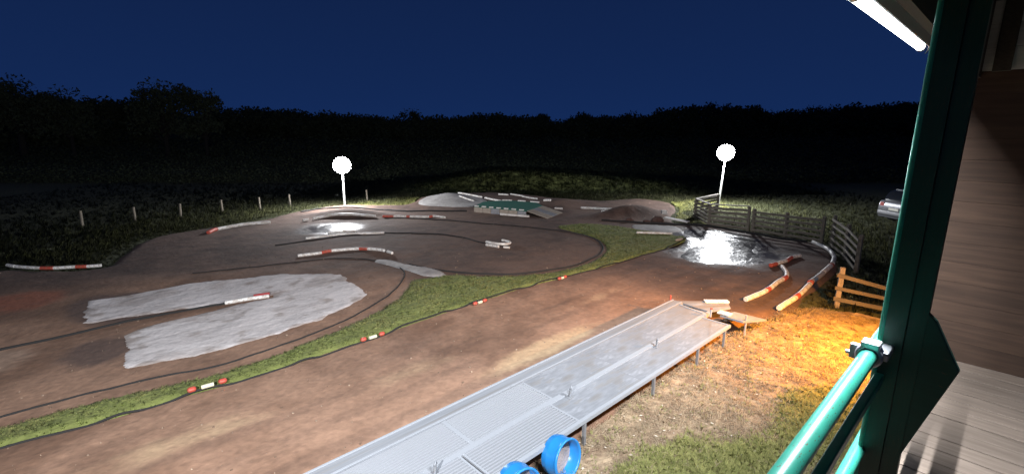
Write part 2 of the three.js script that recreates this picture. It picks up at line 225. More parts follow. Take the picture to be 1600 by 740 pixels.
const mGreen = new S({ map: paintMap([0.03, 0.31, 0.22]), roughness: 0.36 }), mGreenShade = new S({ map: paintMap([0.005, 0.052, 0.036]), roughness: 0.42 }), mGalv = new S({ map: colourMap(512, 1.6, 0, 0, (x, z) => { const n = tileFbm(x * 10, z * 10, 16, 4), s = tileFbm(x * 2.5, z * 40, 64, 2), d = ss(0.52, 0.72, tileFbm(x * 5, z * 5, 8, 5)), e = ss(0.6, 0.75, tileFbm(x * 7.5 + 3, z * 7.5, 12, 4)), k = (0.17 + 0.1 * n + 0.05 * s) * (1 - 0.17 * d) + 0.05 * e; return [k * (0.95 + 0.06 * d), k * 0.99, k * (1.07 - 0.08 * d)]; }), roughness: 0.62, metalness: 0.1, bumpMap: bumpFine, bumpScale: 0.002 });  // post green is the rail paint darkened to stand for its unlit side
const mSlat = mat(0.275, 0.285, 0.305, 0.6), mGalvEdge = mat(0.31, 0.325, 0.35, 0.6, { metalness: 0.1 }), mLeg = mat(0.24, 0.24, 0.25, 0.6, { metalness: 0.3 }), mSteel = mat(0.55, 0.56, 0.58, 0.4, { metalness: 0.6 });
const mBlueDrum = mat(0.02, 0.2, 0.52, 0.3), mBlack = mat(0.012, 0.012, 0.012, 0.6);
const glow = (r, g, b, k) => new S({ color: 0xffffff, emissive: new THREE.Color().setRGB(r, g, b), emissiveIntensity: k, roughness: 0.5 });

// ------------------------------------------------------------------ viewing stand
{
  const st = thing('viewing_stand', 'timber and green steel viewing stand on the right with deck, handrail and end wall', 'viewing stand', [0, 0, 0], TURN);
  const D = 2.5, boards = [0, 1, 2].map((i) => { const g = box(0.139, 0.03, 3.1, 0, 0, 0, 0.004); const u = g.attributes.uv, p = g.attributes.position; for (let k = 0; k < u.count; k++) u.setXY(k, p.getZ(k) * 0.8 + i * 0.37, p.getX(k) + i * 0.21); return g; });
  for (let i = 0, a = -1.6; a < 10.4; a += 0.145, i++) { const m = obj('deck_board', boards[(i * 7) % 3], mDeck[(i * 5 + (i >> 1)) % 3], st); m.position.set(a, D - 0.015 + rr(-0.002, 0.002), 1.22); }
  each('deck_joist', [box(12.2, 0.16, 0.05, 4.4, D - 0.115, -0.28), box(12.2, 0.16, 0.05, 4.4, D - 0.115, 1.2), box(12.2, 0.16, 0.05, 4.4, D - 0.115, 2.7)], mDarkTimber, st);
  for (const a of [-1.4, 1.9, 5, 8, 10.2]) { obj('support_post', box(0.1, D - 0.195 + 0.1, 0.1, a, (D - 0.295) / 2, 1.2), mDarkTimber, st); obj('support_post', box(0.1, D - 0.195 + 0.1, 0.1, a, (D - 0.295) / 2, 2.7), mDarkTimber, st); }
  // end wall of horizontal boards, pale boards above
  const wall = obj('end_wall', box(0.04, 2.55, 3.0, 4.76, D + 1.275, 1.2), mDarkTimber, st);
  for (let i = 0; i < 14; i++) { const g = box(0.022, 0.149, 3.04, 0, 0, 0, 0.002), u = g.attributes.uv, p = g.attributes.position; for (let k = 0; k < u.count; k++) u.setXY(k, p.getZ(k) * 0.7 + i * 0.31, p.getY(k) + i * 0.17); const m = obj('wall_board', g, mWall[(i * 5) % 3], wall); m.position.set(4.728, D + 0.077 + i * 0.15, 1.2); }
  for (let i = 0; i < 3; i++) { const g = box(0.022, 0.147, 3.04, 0, 0, 0, 0.004), u = g.attributes.uv, p = g.attributes.position; for (let k = 0; k < u.count; k++) u.setXY(k, p.getZ(k) * 0.7 + i * 0.31, p.getY(k) + i * 0.17); const m = obj('pale_board', g, mPaleBoard, wall); m.position.set(4.722, D + 2.177 + i * 0.15, 1.2); m.userData.label = 'whitish weathered board above the brown wall'; }
  obj('wall_stud', box(0.05, 0.47, 0.09, 4.69, D + 2.33, -0.19), mDarkTimber, wall);
  // roof and fascia
  obj('roof_sheet', box(12.4, 0.04, 3.5, 4.4, 5.1, 1.1), mDarkTimber, st);
  obj('fascia', box(12.3, 0.52, 0.03, 4.4, 4.82, -0.3), mDarkTimber, st);
  // main post: a square steel upright with a raised seam
  const post = obj('post', [box(0.062, 4.96, 0.06, 1.93, 2.58, -0.2), box(0.05, 4.96, 0.045, 1.93, 2.58, -0.1455)], mGreenShade, st);
  const gs = new THREE.Shape([[0, -0.34], [0.092, 0], [0.02, 0.14], [0, 0.16]].map(([x, y]) => new THREE.Vector2(x, y)));
  const gus = new THREE.ExtrudeGeometry(gs, { depth: 0.02, bevelEnabled: true, bevelSize: 0.003, bevelThickness: 0.003, bevelSegments: 1 }); gus.rotateY(-Math.PI / 2); gus.translate(1.93, 3.48, -0.123);
  obj('edge_highlight', bar(V(1.905, 2.55, -0.229), V(1.905, 5.05, -0.229), 0.009, 12), mGreen, post);  // bright bead added to draw the highlight along the post edge
  obj('gusset', gus, mGreenShade, post);
  obj('post', [bar(V(3.1, 2.5, -0.252), V(3.1, 5.08, -0.252), 0.026, 14)], mGreenShade, st);
  obj('post', [box(0.07, 5, 0.07, 8, 2.55, -0.24)], mGreen, st);
  // handrail, mid rail, lower dark rail
  const rail = obj('handrail', bar(V(-1.5, 3.5, -0.236), V(3.08, 3.5, -0.236), 0.0245, 28), mGreen, st);
  const clamp1 = [];
  const ring = new THREE.TorusGeometry(0.03, 0.008, 10, 24); ring.rotateY(Math.PI / 2);
  for (const dx of [-0.016, 0.016]) clamp1.push(ring.clone().translate(1.8 + dx, 3.5, -0.236));
  clamp1.push(box(0.05, 0.022, 0.05, 1.8, 3.535, -0.236, 0.004), box(0.02, 0.05, 0.03, 1.8, 3.5, -0.275, 0.004), bar(V(1.8, 3.49, -0.3), V(1.8, 3.49, -0.25), 0.007, 8), box(0.1, 0.03, 0.03, 1.86, 3.5, -0.205, 0.004));
  obj('rail_clamp', clamp1, mSteel, rail);
  obj('mid_rail', bar(V(-1.5, 3.1, -0.236), V(3.08, 3.1, -0.236), 0.0215, 20), mGreen, st);
  obj('under_rail', box(4.6, 0.032, 0.026, 0.78, 3.39, -0.214, 0.004), mGreen, st);
}
// tube lights under the fascia
function tubeLight(a, label, y = 4.625, b = -0.45, len = 1.33, power = 1) {
  const [x, z] = P(a, b), t = thing('tube_light', label, 'tube light', [x, y, z], TURN, undefined);
  obj('tube', bar(V(0.02, 0, 0), V(len - 0.02, 0, 0), 0.019, 20), glow(0.93, 0.97, 1, 9), t);
  each('end_cap', [bar(V(-0.02, 0, 0), V(0.02, 0, 0), 0.021, 16), bar(V(len - 0.02, 0, 0), V(len + 0.02, 0, 0), 0.021, 16)], mSteel, t); each('holder', [box(0.02, 0.09, 0.02, 0, 0.05, 0.01), box(0.02, 0.09, 0.02, len, 0.05, 0.01)], mSteel, t);
  obj('housing', box(len + 0.04, 0.05, 0.07, len / 2, 0.105, 0.03, 0.006), mat(0.4, 0.4, 0.41, 0.5), t);
  obj('reflector', [box(len + 0.02, 0.11, 0.004, len / 2, 0.05, 0.036)], mat(0.5, 0.5, 0.5, 0.5), t);
  each('bracket', [box(0.03, 0.02, 0.13, 0.25, 0.14, 0.085), box(0.03, 0.02, 0.13, len - 0.25, 0.14, 0.085)], mSteel, t);
  const pts = []; for (let i = 0; i <= 20; i++) pts.push(V(len + 0.025 + 0.012 * Math.sin(i * 0.9), -0.03 + i * 0.009, 0.02 + 0.02 * Math.sin(i / 6)));
  obj('flex', new THREE.TubeGeometry(new THREE.CatmullRomCurve3(pts), 40, 0.004, 6), mSteel, t);
  const l = new THREE.RectAreaLight(new THREE.Color(0.9, 0.96, 1.04), TUBE_LIGHT * power, len - 0.04, 0.038); l.position.set(len / 2, -0.019, -0.018); l.rotation.x = -0.62; t.add(l);
}
tubeLight(1.91, 'glowing white tube light under the stand roof edge, in front of the green post', 4.625, -0.45, 1.41);
tubeLight(5.4, 'white tube light under the roof edge just past the end wall', 4.625, -0.45, 1.33, 0.3);
// unseen floodlights added on the fascia to brighten the dirt, clear of the post
function addedFlood(a, label, aim, power = 1) {
  const [x, z] = P(a, -0.5), t = thing('added_floodlight', label, 'floodlight', [x, 4.75, z], TURN);
  const hd = obj('lamp_case', box(0.34, 0.26, 0.06, 0, 0, 0.05, 0.015), mBlack, t); obj('lens', box(0.3, 0.22, 0.01, 0, 0, 0.014), glow(0.95, 0.97, 1, 8), hd); hd.rotation.x = -0.45;
  obj('bracket', box(0.04, 0.03, 0.12, 0, 0, 0.13), mSteel, t);
  const l = new THREE.SpotLight(new THREE.Color(0.95, 0.97, 1.0), ADDED_FLOOD_LIGHT * power, 0, 1.12, 0.8, 2); l.position.set(x - UZ * 0 - 0.684 * 0.06, 4.72, z - 0.729 * 0.06); l.shadow.radius = 6; l.castShadow = true; l.target.position.set(...aim); scene.add(l, l.target);
}
addedFlood(-2.2, 'unseen white floodlight added on the fascia left of the camera', [-8.5, 0, -12]);
addedFlood(6.9, 'unseen white floodlight added on the fascia beyond the end wall', [-3, 0, -17], 0.5);
// sodium lamp on the far front of the stand, below the deck
{
  const [x, z] = P(10.6, -0.85), t = thing('bulkhead_lamp', 'orange sodium lamp low on the far front of the stand', 'lamp', [x, 0, z], TURN);
  obj('bracket_post', box(0.07, 2.75, 0.07, 0, 1.3, 0.12), mDarkTimber, t);
  obj('lamp_case', box(0.2, 0.16, 0.06, 0, 2.45, 0.055, 0.01), mBlack, t);
  obj('lens', new THREE.SphereGeometry(0.07, 18, 12).scale(1.2, 0.9, 0.7).translate(0, 2.45, -0.02), glow(1, 0.45, 0.06, 8), t);
  const l = new THREE.SpotLight(new THREE.Color(1, 0.4, 0.04), SODIUM_LIGHT, 0, 1.18, 1, 2); l.position.set(x, 2.43, z); l.shadow.radius = 4; l.castShadow = true; l.target.position.set(6.1, 0, -9.1); scene.add(l, l.target);
}
// white bucket at the foot of the end wall
{
  const [x, z] = P(4.52, 0.36), t = thing('bucket', 'white plastic bucket on the deck at the foot of the brown end wall', 'bucket', [x, 2.5, z]);
  obj('body', new THREE.LatheGeometry([[0, 0.001], [0.1, 0.001], [0.13, 0.26], [0.138, 0.262], [0.138, 0.28], [0.125, 0.28], [0.096, 0.012], [0, 0.012]].map(([r, y]) => new THREE.Vector2(r, y)), 28), mat(0.7, 0.7, 0.72, 0.4), t);
  const h = new THREE.TorusGeometry(0.134, 0.004, 6, 20, Math.PI); h.rotateX(2.0); h.translate(0, 0.255, 0); obj('handle', h, mSteel, t);
}

// ------------------------------------------------------------------ galvanised walkway in front of the stand
{
  const [ox, oz] = P(0, -4.25), w = thing('steel_walkway', 'long galvanised steel walkway with gratings along the dirt straight', 'walkway', [ox, 0, oz], TURN);
  const Y = 0.4;   // local z: -0.75 (track side) to 0.77 (stand side)
  const f = (name, a0, a1, z0, z1, y0, y1, m, par = w) => obj(name, box(a1 - a0, y1 - y0, z1 - z0, (a0 + a1) / 2, (y0 + y1) / 2, (z0 + z1) / 2), m, par);
  const grating = (a0, a1, z0, z1, pitch) => {
    const g = new THREE.Group(); g.name = 'grating'; w.add(g); each('end_bar', [box(0.03, 0.034, z1 - z0, a0 + 0.015, Y - 0.012, (z0 + z1) / 2), box(0.03, 0.034, z1 - z0, a1 - 0.015, Y - 0.012, (z0 + z1) / 2)], mGalvEdge, g);
    const s = box(a1 - a0 - 0.06, 0.06, 0.021), n = Math.round((z1 - z0) / pitch);
    for (let k = 0; k < n; k++) obj('slat', s, mSlat, g).position.set((a0 + a1) / 2, Y - 0.024, z0 + (k + 0.5) * (z1 - z0) / n);
    each('cross_bar', [0.25, 0.5, 0.75].map((t) => box(0.016, 0.02, z1 - z0, a0 + (a1 - a0) * t, Y - 0.058, (z0 + z1) / 2)), mGalv, g);
  };
  // main row
  for (const a of [0.2, 1.7, 3.2]) grating(a, a + 1.5, -0.51, 0.12, 0.045);
  for (const [a0, a1] of [[4.703, 6.2], [6.203, 7.7], [7.703, 9.62]]) f('deck_plate', a0, a1, -0.51, 0.12, Y - 0.02, Y, mGalv);
  // second row, a little lower
  for (const a of [-0.2, 1.37, 2.98]) grating(a, a + 1.58, 0.2, 0.72, 0.047);
  for (const [a0, a1] of [[4.563, 6.1], [6.103, 7.7], [7.703, 9.25]]) f('deck_plate', a0, a1, 0.2, 0.72, Y - 0.024, Y - 0.004, mGalv);
  // edge channels
  f('edge_channel', -0.4, 9.8, -0.75, -0.51, Y - 0.04, Y + 0.006, mGalv);
  f('edge_channel', -0.4, 9.8, -0.765, -0.74, Y - 0.09, Y + 0.018, mGalvEdge);
  f('edge_channel', -0.4, 9.8, -0.56, -0.535, Y + 0.006, Y + 0.014, mGalvEdge);
  f('ridge', -0.4, 9.7, 0.12, 0.2, Y - 0.06, Y + 0.012, mGalvEdge);
  f('edge_channel', -0.4, 9.3, 0.72, 0.775, Y - 0.05, Y + 0.006, mGalvEdge);
  obj('end_strip', beam(V(9.62, Y + 0.003, -0.5), V(9.5, Y + 0.003, 0.12), 0.05, 0.02), mGalvEdge, w);
  obj('end_strip', box(0.03, 0.03, 0.6, 9.27, Y - 0.005, 0.46), mGalvEdge, w);
  // dark skirt boards under the lips and legs
  f('skirt_board', -0.4, 9.1, 0.58, 0.605, 0.2, Y - 0.052, mDarkTimber); f('skirt_board', -0.4, 9.6, -0.72, -0.69, 0.12, Y - 0.06, mDarkTimber);
  for (const a of [1.4, 2.95, 4.64, 6.43, 7.96, 9.1]) { obj('leg', box(0.045, Y + 0.0, 0.045, a, Y / 2 - 0.055, 0.745, 0.004), mLeg, w); obj('leg', box(0.045, Y + 0.0, 0.045, a, Y / 2 - 0.055, -0.66, 0.004), mLeg, w); }
  for (const a of [2.54, 4.91, 7.33]) obj('peg', [bar(V(a, Y, 0.26), V(a + 0.015, Y + 0.13, 0.26), 0.019, 12), new THREE.TorusGeometry(0.022, 0.012, 8, 14).rotateY(0.6).translate(a + 0.02, Y + 0.14, 0.26), box(0.1, 0.008, 0.08, a, Y + 0.001, 0.26)], mGalv, w);
  const pg = obj('peg', bar(V(9.42, Y, 0.3), V(9.43, Y + 0.17, 0.3), 0.02, 12), mSteel, w);
  obj('peg_cap', bar(V(9.43, Y + 0.17, 0.3), V(9.432, Y + 0.2, 0.3), 0.024, 12), mRed, pg);
}
// boards and ramp at the far end of the walkway
{
  const [ox, oz] = P(9.75, -4.5), t = thing('walkway_end', 'grey and timber boards angled off the far end of the steel walkway', 'walkway end', [ox, 0, oz], TURN);
  const mRampBoard = mat(0.2, 0.19, 0.19, 0.8, { bumpMap: bumpFine, bumpScale: 0.004 });
  const slab = (name, pts, y0, y1, m) => { const sh = new THREE.Shape(pts.map(([x, z]) => new THREE.Vector2(x - 9.75, -(z + 4.5)))), g = new THREE.ExtrudeGeometry(sh, { depth: y1 - y0, bevelEnabled: false }); g.rotateX(-Math.PI / 2); g.translate(0, y0, 0); return obj(name, g, m, t); };
  const mid = (a, b, k) => [a[0] + (b[0] - a[0]) * k, a[1] + (b[1] - a[1]) * k], A = [9.82, -4.97], B = [10.68, -4.12], C = [9.74, -4.12], D = [10.3, -3.9];
  for (let i = 0; i < 4; i++) slab('top_board', [mid(A, C, i / 4 + 0.006), mid(A, C, (i + 1) / 4 - 0.006), mid(B, D, (i + 1) / 4 - 0.006), mid(B, D, i / 4 + 0.006)], 0.355, 0.385 + (i % 2) * 0.004, i % 2 ? mGalv : mRampBoard);
  const E = [9.72, -3.9], F = [10.38, -3.86], G = [9.74, -3.42], H = [10.46, -3.2];
  for (let i = 0; i < 3; i++) { const m = slab('ramp_board', [mid(E, G, i / 3 + 0.008), mid(E, G, (i + 1) / 3 - 0.008), mid(F, H, (i + 1) / 3 - 0.008), mid(F, H, i / 3 + 0.008)], 0.33 - i * 0.004, 0.36, mGalv); m.rotation.z = -0.13; }
  slab('edge_strip', [[10.3, -4.52], [10.68, -4.14], [10.58, -4.04], [10.2, -4.42]], 0.39, 0.42, mWhitePipe); slab('edge_strip', [[9.8, -3.98], [9.98, -3.98], [9.98, -3.72], [9.8, -3.72]], 0.372, 0.4, mWhitePipe);
  each('under_frame', [beam(V(0.1, 0.17, -0.4), V(0.75, 0.17, 0.3), 0.06, 0.3), beam(V(0.0, 0.29, 0.7), V(0.6, 0.2, 0.9), 0.04, 0.06)], mDarkTimber, t);
  const [mx, mz] = P(9.92, -3.42), mk = thing('marker_stake', 'thin grey steel stake beside the end of the walkway', 'stake', [mx, 0, mz]);
  obj('rod', bar(V(0, -0.15, 0), V(0.005, 0.46, 0), 0.022, 10), mSteel, mk);
  const [rx, rz] = P(9.82, -5.08), rk = thing('marker_stake', 'small red stake at the far track-side corner of the walkway', 'stake', [rx, 0, rz]);
  obj('rod', bar(V(0, -0.1, 0), V(0, 0.47, 0), 0.018, 10), mRed, rk); obj('cap', new THREE.SphereGeometry(0.022, 10, 8).translate(0, 0.475, 0), mRed, rk);
}
// blue drums lying on their sides beside the walkway, mouths towards the stand
function drum(a, b, label, roll) {
  const [x, z] = P(a, b), t = thing('blue_drum', label, 'drum', [x, 0.0, z], TURN + roll, 'blue drums beside the walkway');
  const prof = [[0.0, 0.0], [0.255, 0.0], [0.275, 0.02], [0.28, 0.1], [0.288, 0.115], [0.28, 0.13], [0.28, 0.27], [0.292, 0.285], [0.297, 0.305], [0.292, 0.325], [0.28, 0.33], [0.262, 0.322], [0.256, 0.3], [0.256, 0.03], [0, 0.03]].map(([r, y]) => new THREE.Vector2(r, y));
  const bd = obj('body', new THREE.LatheGeometry(prof, 56), mBlueDrum, t); bd.rotation.x = Math.PI / 2 - 0.16; bd.position.set(0, 0.22, -0.16); bd.scale.set(0.86, 0.8, 0.86);
  const fill = new THREE.CylinderGeometry(0.254, 0.254, 0.02, 36, 1); fill.translate(0, 0.12, 0); obj('inner_lid', fill, mat(0.4, 0.33, 0.3, 0.9, { bumpMap: bumpFine, bumpScale: 0.01 }), bd);
}
drum(3.99, -3.33, 'blue plastic drum lying with its open mouth towards the stand, under the walkway edge', 0.05); drum(3.24, -3.33, 'blue plastic drum at the bottom edge, mostly cut off by the frame', -0.08);

// ------------------------------------------------------------------ track edging, kerbs and markers
const yAt = (x, z) => { const d = inside(DIRT, x, z) ? dirtY(x, z) : 0; return inside(INFIELD, x, z) ? d + 0.045 : d; };
function lay(pts, r, sink = 0.3) { return pts.map(([x, z]) => V(x, yAt(x, z) + r * (1 - sink), z)); }
function edging(pts, label, r = 0.02) {
  const c0 = new THREE.CatmullRomCurve3(pts.map(([x, z]) => V(x, 0, z)), false, 'centripetal'), n = Math.ceil(c0.getLength() / 0.3), q = c0.getSpacedPoints(n).map((p) => [p.x + (fbm(p.x * 1.1, p.z * 1.1, 2) - 0.5) * 0.08, p.z + (fbm(p.x * 1.1 + 9, p.z * 1.1, 2) - 0.5) * 0.08]);
  tag(obj('edge_line', new THREE.TubeGeometry(new THREE.CatmullRomCurve3(lay(q, r, 0.6)), n * 3, r, 7), mDarkEdge), label, 'edge line');  // dark tube standing in for the turf edge and its shadow
}
edging([[-8.4, -4.3], [-7.16, -5.37], [-6.89, -5.59], [-6.09, -6.17], [-5.18, -6.93], [-4.15, -7.81], [-3.0, -8.95], [-1.51, -10.51], [0.0, -11.96], [1.29, -13.07], [3.29, -14.67], [5.58, -16.7], [6.77, -17.92]], 'long black edge line between the grass strip and the wide dirt straight');
edging([[-9.4, -4.9], [-7.92, -6.05], [-7.26, -6.7], [-6.77, -7.08], [-6.12, -7.49], [-5.38, -7.93], [-4.67, -8.63], [-4.11, -9.45], [-3.6, -10.43], [-3.27, -11.47], [-3.13, -12.49], [-3.16, -13.31], [-3.4, -14.03], [-3.77, -14.53], [-4.37, -14.98], [-5.1, -15.29], [-5.99, -15.29], [-6.79, -15.06], [-8.08, -14.38], [-9.61, -13.63]], 'black edge line curving round the loop with the pale carpet');
edging([[-3.28, -14.6], [-2.64, -14.1], [-1.76, -13.76], [-0.86, -13.56], [0.1, -13.56], [1.18, -13.96], [2.16, -14.67], [2.88, -15.62], [3.29, -16.6], [3.4, -17.5], [3.23, -18.48], [2.7, -19.33], [1.67, -20.11], [0.14, -20.96], [-1.48, -21.56], [-2.78, -22.2], [-5.03, -22.75], [-6.19, -22.7]], 'black edge line round the middle hairpin loop', 0.032);
edging([[-8.85, -17.19], [-7.96, -17.92], [-6.74, -18.9], [-5.55, -19.35], [-4.25, -19.3], [-3.16, -19.2], [-2.01, -18.6], [-1.39, -17.92], [-1.05, -17.6]], 'black divider line leading to the white hook kerb', 0.032);
edging([[-12.5, -6.2], [-10.37, -8.2], [-10.01, -8.55], [-9.62, -8.92], [-9.23, -9.36], [-8.68, -9.94], [-7.75, -10.63], [-7.09, -11.06]], 'black divider line running up to the slit in the carpet', 0.032);
edging([[-11.18, -24.75], [-10.5, -25.59], [-8.99, -25.9], [-6.89, -25.3], [-5.6, -24.9], [-4.2, -24.9], [-2.4, -24.9]], 'dark edge line in front of the left floodlight', 0.05);
edging([[4.24, -22.04], [5.68, -21.72], [6.93, -21.3], [8.61, -21.0], [9.74, -19.7], [10.76, -18.55], [11.37, -17.75]], 'dark edge line between the puddle and the timber fence', 0.05);
const kG = 'white pipe kerbs of the track';
function kerb(label, pts, r, parts, lift = 0) {
  const [bx, bz] = pts[0], t = thing('pipe_kerb', label, 'kerb', [bx, 0, bz]);
  const c0 = new THREE.CatmullRomCurve3(pts.map(([x, z]) => V(x, 0, z)), false, 'centripetal'), n = Math.max(3, Math.ceil(c0.getLength() / 0.25));
  const q = c0.getSpacedPoints(n).map((p) => [p.x, p.z]), c = new THREE.CatmullRomCurve3(lay(q, r, 0.15).map((p) => V(p.x - bx, p.y + lift, p.z - bz)));
  for (const [kind, t0, t1] of parts) {
    const pp = []; for (let i = 0; i <= 10; i++) pp.push(c.getPointAt(clamp(t0 + (t1 - t0) * i / 10)));
    const rad = kind === 'r' ? r * 1.1 : r, cc = new THREE.CatmullRomCurve3(pp), g = [new THREE.TubeGeometry(cc, 20, rad, 14)];
    for (const [e, dir] of [[0, -1], [1, 1]]) { const p = cc.getPointAt(e), d = cc.getTangentAt(e).multiplyScalar(dir); g.push(bar(p.clone(), p.clone().addScaledVector(d, 0.012), rad, 14, rad * 0.8)); }
    obj(kind === 'r' ? 'red_joint' : kind === 'g' ? 'grey_pipe' : 'white_pipe', g, kind === 'r' ? mRed : kind === 'g' ? mGreyPipe : mWhitePipe, t);
  }
}
const W1 = [['w', 0, 1]];
kerb('red and white pipe kerb at the far left edge below the grass verge', [[-16.09, -14.53], [-15.7, -14.38], [-14.7, -14.2], [-14.3, -14.2], [-13.71, -14.34], [-13.41, -14.38], [-13.08, -14.49]], 0.05, [['w', 0, 0.13], ['w', 0.15, 0.46], ['r', 0.465, 0.59], ['w', 0.595, 0.78], ['r', 0.785, 0.88], ['w', 0.885, 1]]);
kerb('white pipe kerb with a red end on the upper left bend', [[-12.67, -19.3], [-12.74, -19.98], [-12.13, -20.96], [-11.22, -21.56]], 0.07, [['r', 0, 0.24], ['w', 0.25, 1]]);
kerb('white pipe kerb lying along the dark bump below the left floodlight', [[-9.87, -21.98], [-9.11, -22.75], [-7.95, -22.85], [-6.66, -22.73]], 0.06, [['w', 0, 0.07], ['w', 0.14, 1]], 0.02);
kerb('row of three white pipes with dull red joints right of the dark bump', [[-6.5, -22.8], [-5.83, -22.96], [-5.06, -23.05], [-4.11, -23.05], [-3.92, -23.23], [-3.3, -22.88]], 0.055, [['r', 0.05, 0.2], ['w', 0.2, 0.38], ['r', 0.385, 0.43], ['w', 0.435, 0.71], ['r', 0.715, 0.77], ['w', 0.78, 1]]);
kerb('long thin white pipe kerb across the dark inner lane, longest there', [[-8.15, -18.25], [-6.95, -18.96], [-5.35, -19.33]], 0.05, W1);
kerb('short white pipe kerb beside the small puddle', [[-7.72, -19.45], [-6.65, -19.71]], 0.05, W1);
kerb('curved white pipe kerb with two wide red joints above the carpet loop', [[-7.3, -15.62], [-6.69, -15.92], [-6.49, -16.14], [-5.52, -16.42], [-5.21, -16.33], [-4.5, -16.06], [-4.13, -15.79]], 0.052, [['w', 0, 0.21], ['r', 0.21, 0.31], ['w', 0.315, 0.58], ['r', 0.585, 0.68], ['w', 0.685, 0.88], ['w', 0.93, 1]]);
kerb('white pipe kerb lying in the slit of the pale carpet', [[-7.09, -11.06], [-6.27, -11.56]], 0.048, W1);
tag(obj('red_pipe_end', bar(V(-6.62, 0.09, -11.5), V(-6.3, 0.09, -11.68), 0.04, 12), mat(0.3, 0.02, 0.02, 0.5)), 'dark red pipe stub beside the white kerb on the carpet', 'pipe end');
kerb('white hook shaped kerb at the end of the divider', [[-0.97, -17.5], [-0.75, -17.29], [-0.5, -17.13], [-0.26, -17.09], [-0.1, -17.19], [-0.07, -17.34], [-0.15, -17.5], [-0.37, -17.71]], 0.05, W1, 0.05);
kerb('straight white pipe just in front of the hook kerb', [[-0.96, -17.19], [-0.49, -16.85]], 0.05, W1);
kerb('tiny white pipe stub under the bend of the hook kerb', [[-0.3, -16.85], [-0.09, -16.8]], 0.04, W1);
kerb('thick white pipe on the concrete ramp, leftmost of the far kerbs', [[-3.44, -30.14], [-1.89, -29.55]], 0.07, W1);
kerb('white pipe running down from the concrete ramp to the green jump', [[-1.69, -29.55], [-0.66, -28.46]], 0.06, W1);
kerb('short white pipe at the foot of the concrete ramp', [[-3.18, -28.46], [-2.28, -27.94]], 0.06, W1);
kerb('white pipe at the left end of the farthest kerb line', [[-0.9, -31.69], [-0.26, -31.37]], 0.05, W1);
kerb('white pipe in the middle of the farthest kerb line', [[-0.09, -31.69], [0.67, -30.89]], 0.05, W1);
kerb('white pipe at the right end of the farthest kerb line', [[0.67, -30.74], [1.57, -29.55]], 0.05, W1);
kerb('small white pipe to the right of the green jump', [[1.87, -27.43], [2.23, -27.19]], 0.07, W1);
kerb('small white pipe at the foot of the right ramp of the green jump', [[2.36, -25.7], [2.75, -25.6]], 0.055, W1);
kerb('long white pipe on the dirt between the green jump and the mound', [[3.81, -25.81], [5.41, -25.37]], 0.06, W1);
kerb('slanted white pipe with a red tip left of the dirt mound', [[4.67, -24.16], [5.53, -24.96]], 0.07, [['w', 0, 0.8], ['r', 0.8, 1]]);
kerb('straight white pipe at the back edge of the grass near the puddle', [[5.16, -19.12], [6.55, -18.94]], 0.05, W1);
kerb('inner chain of red and white pipes on the orange lit lane, nearest the walkway', [[5.86, -11.24], [6.67, -11.86], [7.61, -12.83], [7.9, -13.08], [8.2, -13.55], [8.42, -14.2]], 0.064, [['w', 0, 0.27], ['r', 0.275, 0.33], ['w', 0.335, 0.63], ['r', 0.635, 0.71], ['w', 0.715, 1]]);
kerb('pinkish white pipes with red joints at the far tip of the inner chain', [[8.15, -14.35], [8.38, -14.5], [8.94, -14.9], [9.45, -15.38], [9.78, -15.54]], 0.06, [['r', 0, 0.16], ['w', 0.17, 0.48], ['r', 0.485, 0.76], ['w', 0.765, 1]]);
kerb('outer chain of red and white pipes on the orange lit lane', [[6.36, -10.63], [7.18, -11.37], [8.2, -12.43]], 0.067, [['w', 0, 0.43], ['r', 0.435, 0.53], ['w', 0.535, 1]]);
kerb('grey pipe section with a red joint in the middle of the outer chain', [[8.27, -12.53], [9.22, -13.46]], 0.075, [['r', 0, 0.07], ['g', 0.08, 1]]);
kerb('pinkish white pipe with red ends leading to the timber gate post', [[9.26, -13.52], [10.07, -14.35]], 0.072, [['w', 0.03, 0.86], ['r', 0.87, 1]]);
kerb('grey white pipe curving round the far end of the orange lane', [[10.27, -14.6], [10.93, -15.54], [11.42, -16.7], [11.5, -17.6]], 0.065, [['g', 0, 0.2], ['w', 0.205, 1]]);
const marks = [['pair of red pipe caps round a pale stub on the edging, nearest the camera', -5.18, -6.93, -4.84, -7.2], ['pair of red pipe caps on the edging, second nearest', -3.02, -8.93, -2.72, -9.2], ['pair of red pipe caps on the edging beside the middle of the straight', -0.9, -10.93, -0.68, -11.14], ['small red caps on the edging, farthest along the straight', 1.36, -13.0, 1.54, -13.16]];
for (const [label, x0, z0, x1, z1] of marks) {
  const t = thing('cap_marker', label, 'marker', [x0, 0, z0]), d = V(x1 - x0, 0, z1 - z0), L = d.length(), an = Math.atan2(-d.z, d.x), y = yAt(x0, z0) + 0.06;
  const cap = (s, r) => new THREE.CapsuleGeometry(r, 0.04, 5, 12).rotateZ(Math.PI / 2).rotateY(an).translate(d.x * s, y, d.z * s);
  obj('red_cap', cap(0, 0.045), mRed, t); obj('red_cap', cap(1, 0.045), mRed, t); obj('pale_stub', bar(V(d.x * 0.3, y - 0.01, d.z * 0.3), V(d.x * 0.7, y - 0.01, d.z * 0.7), 0.034, 12), mat(0.62, 0.6, 0.42, 0.6), t);
}
tag(obj('stone', new THREE.DodecahedronGeometry(0.1, 1).scale(2.6, 0.5, 0.8).rotateY(0.7).translate(6.36, 0.19, -17.55), mat(0.4, 0.33, 0.25, 0.9)), 'long tan stone on the muddy tip of the grass by the puddle', 'stone');
tag(obj('plank', beam(V(7.29, 0.2, -22.2), V(8.15, 0.13, -21.45), 0.3, 0.05), mPaleBoard), 'pale plank lying on the right slope of the dirt mound', 'plank');
tag(obj('white_block', box(0.26, 0.16, 0.2, 7.45, 0.34, -22.9, 0.02), mWhitePipe), 'small white block on top of the dirt mound', 'block');
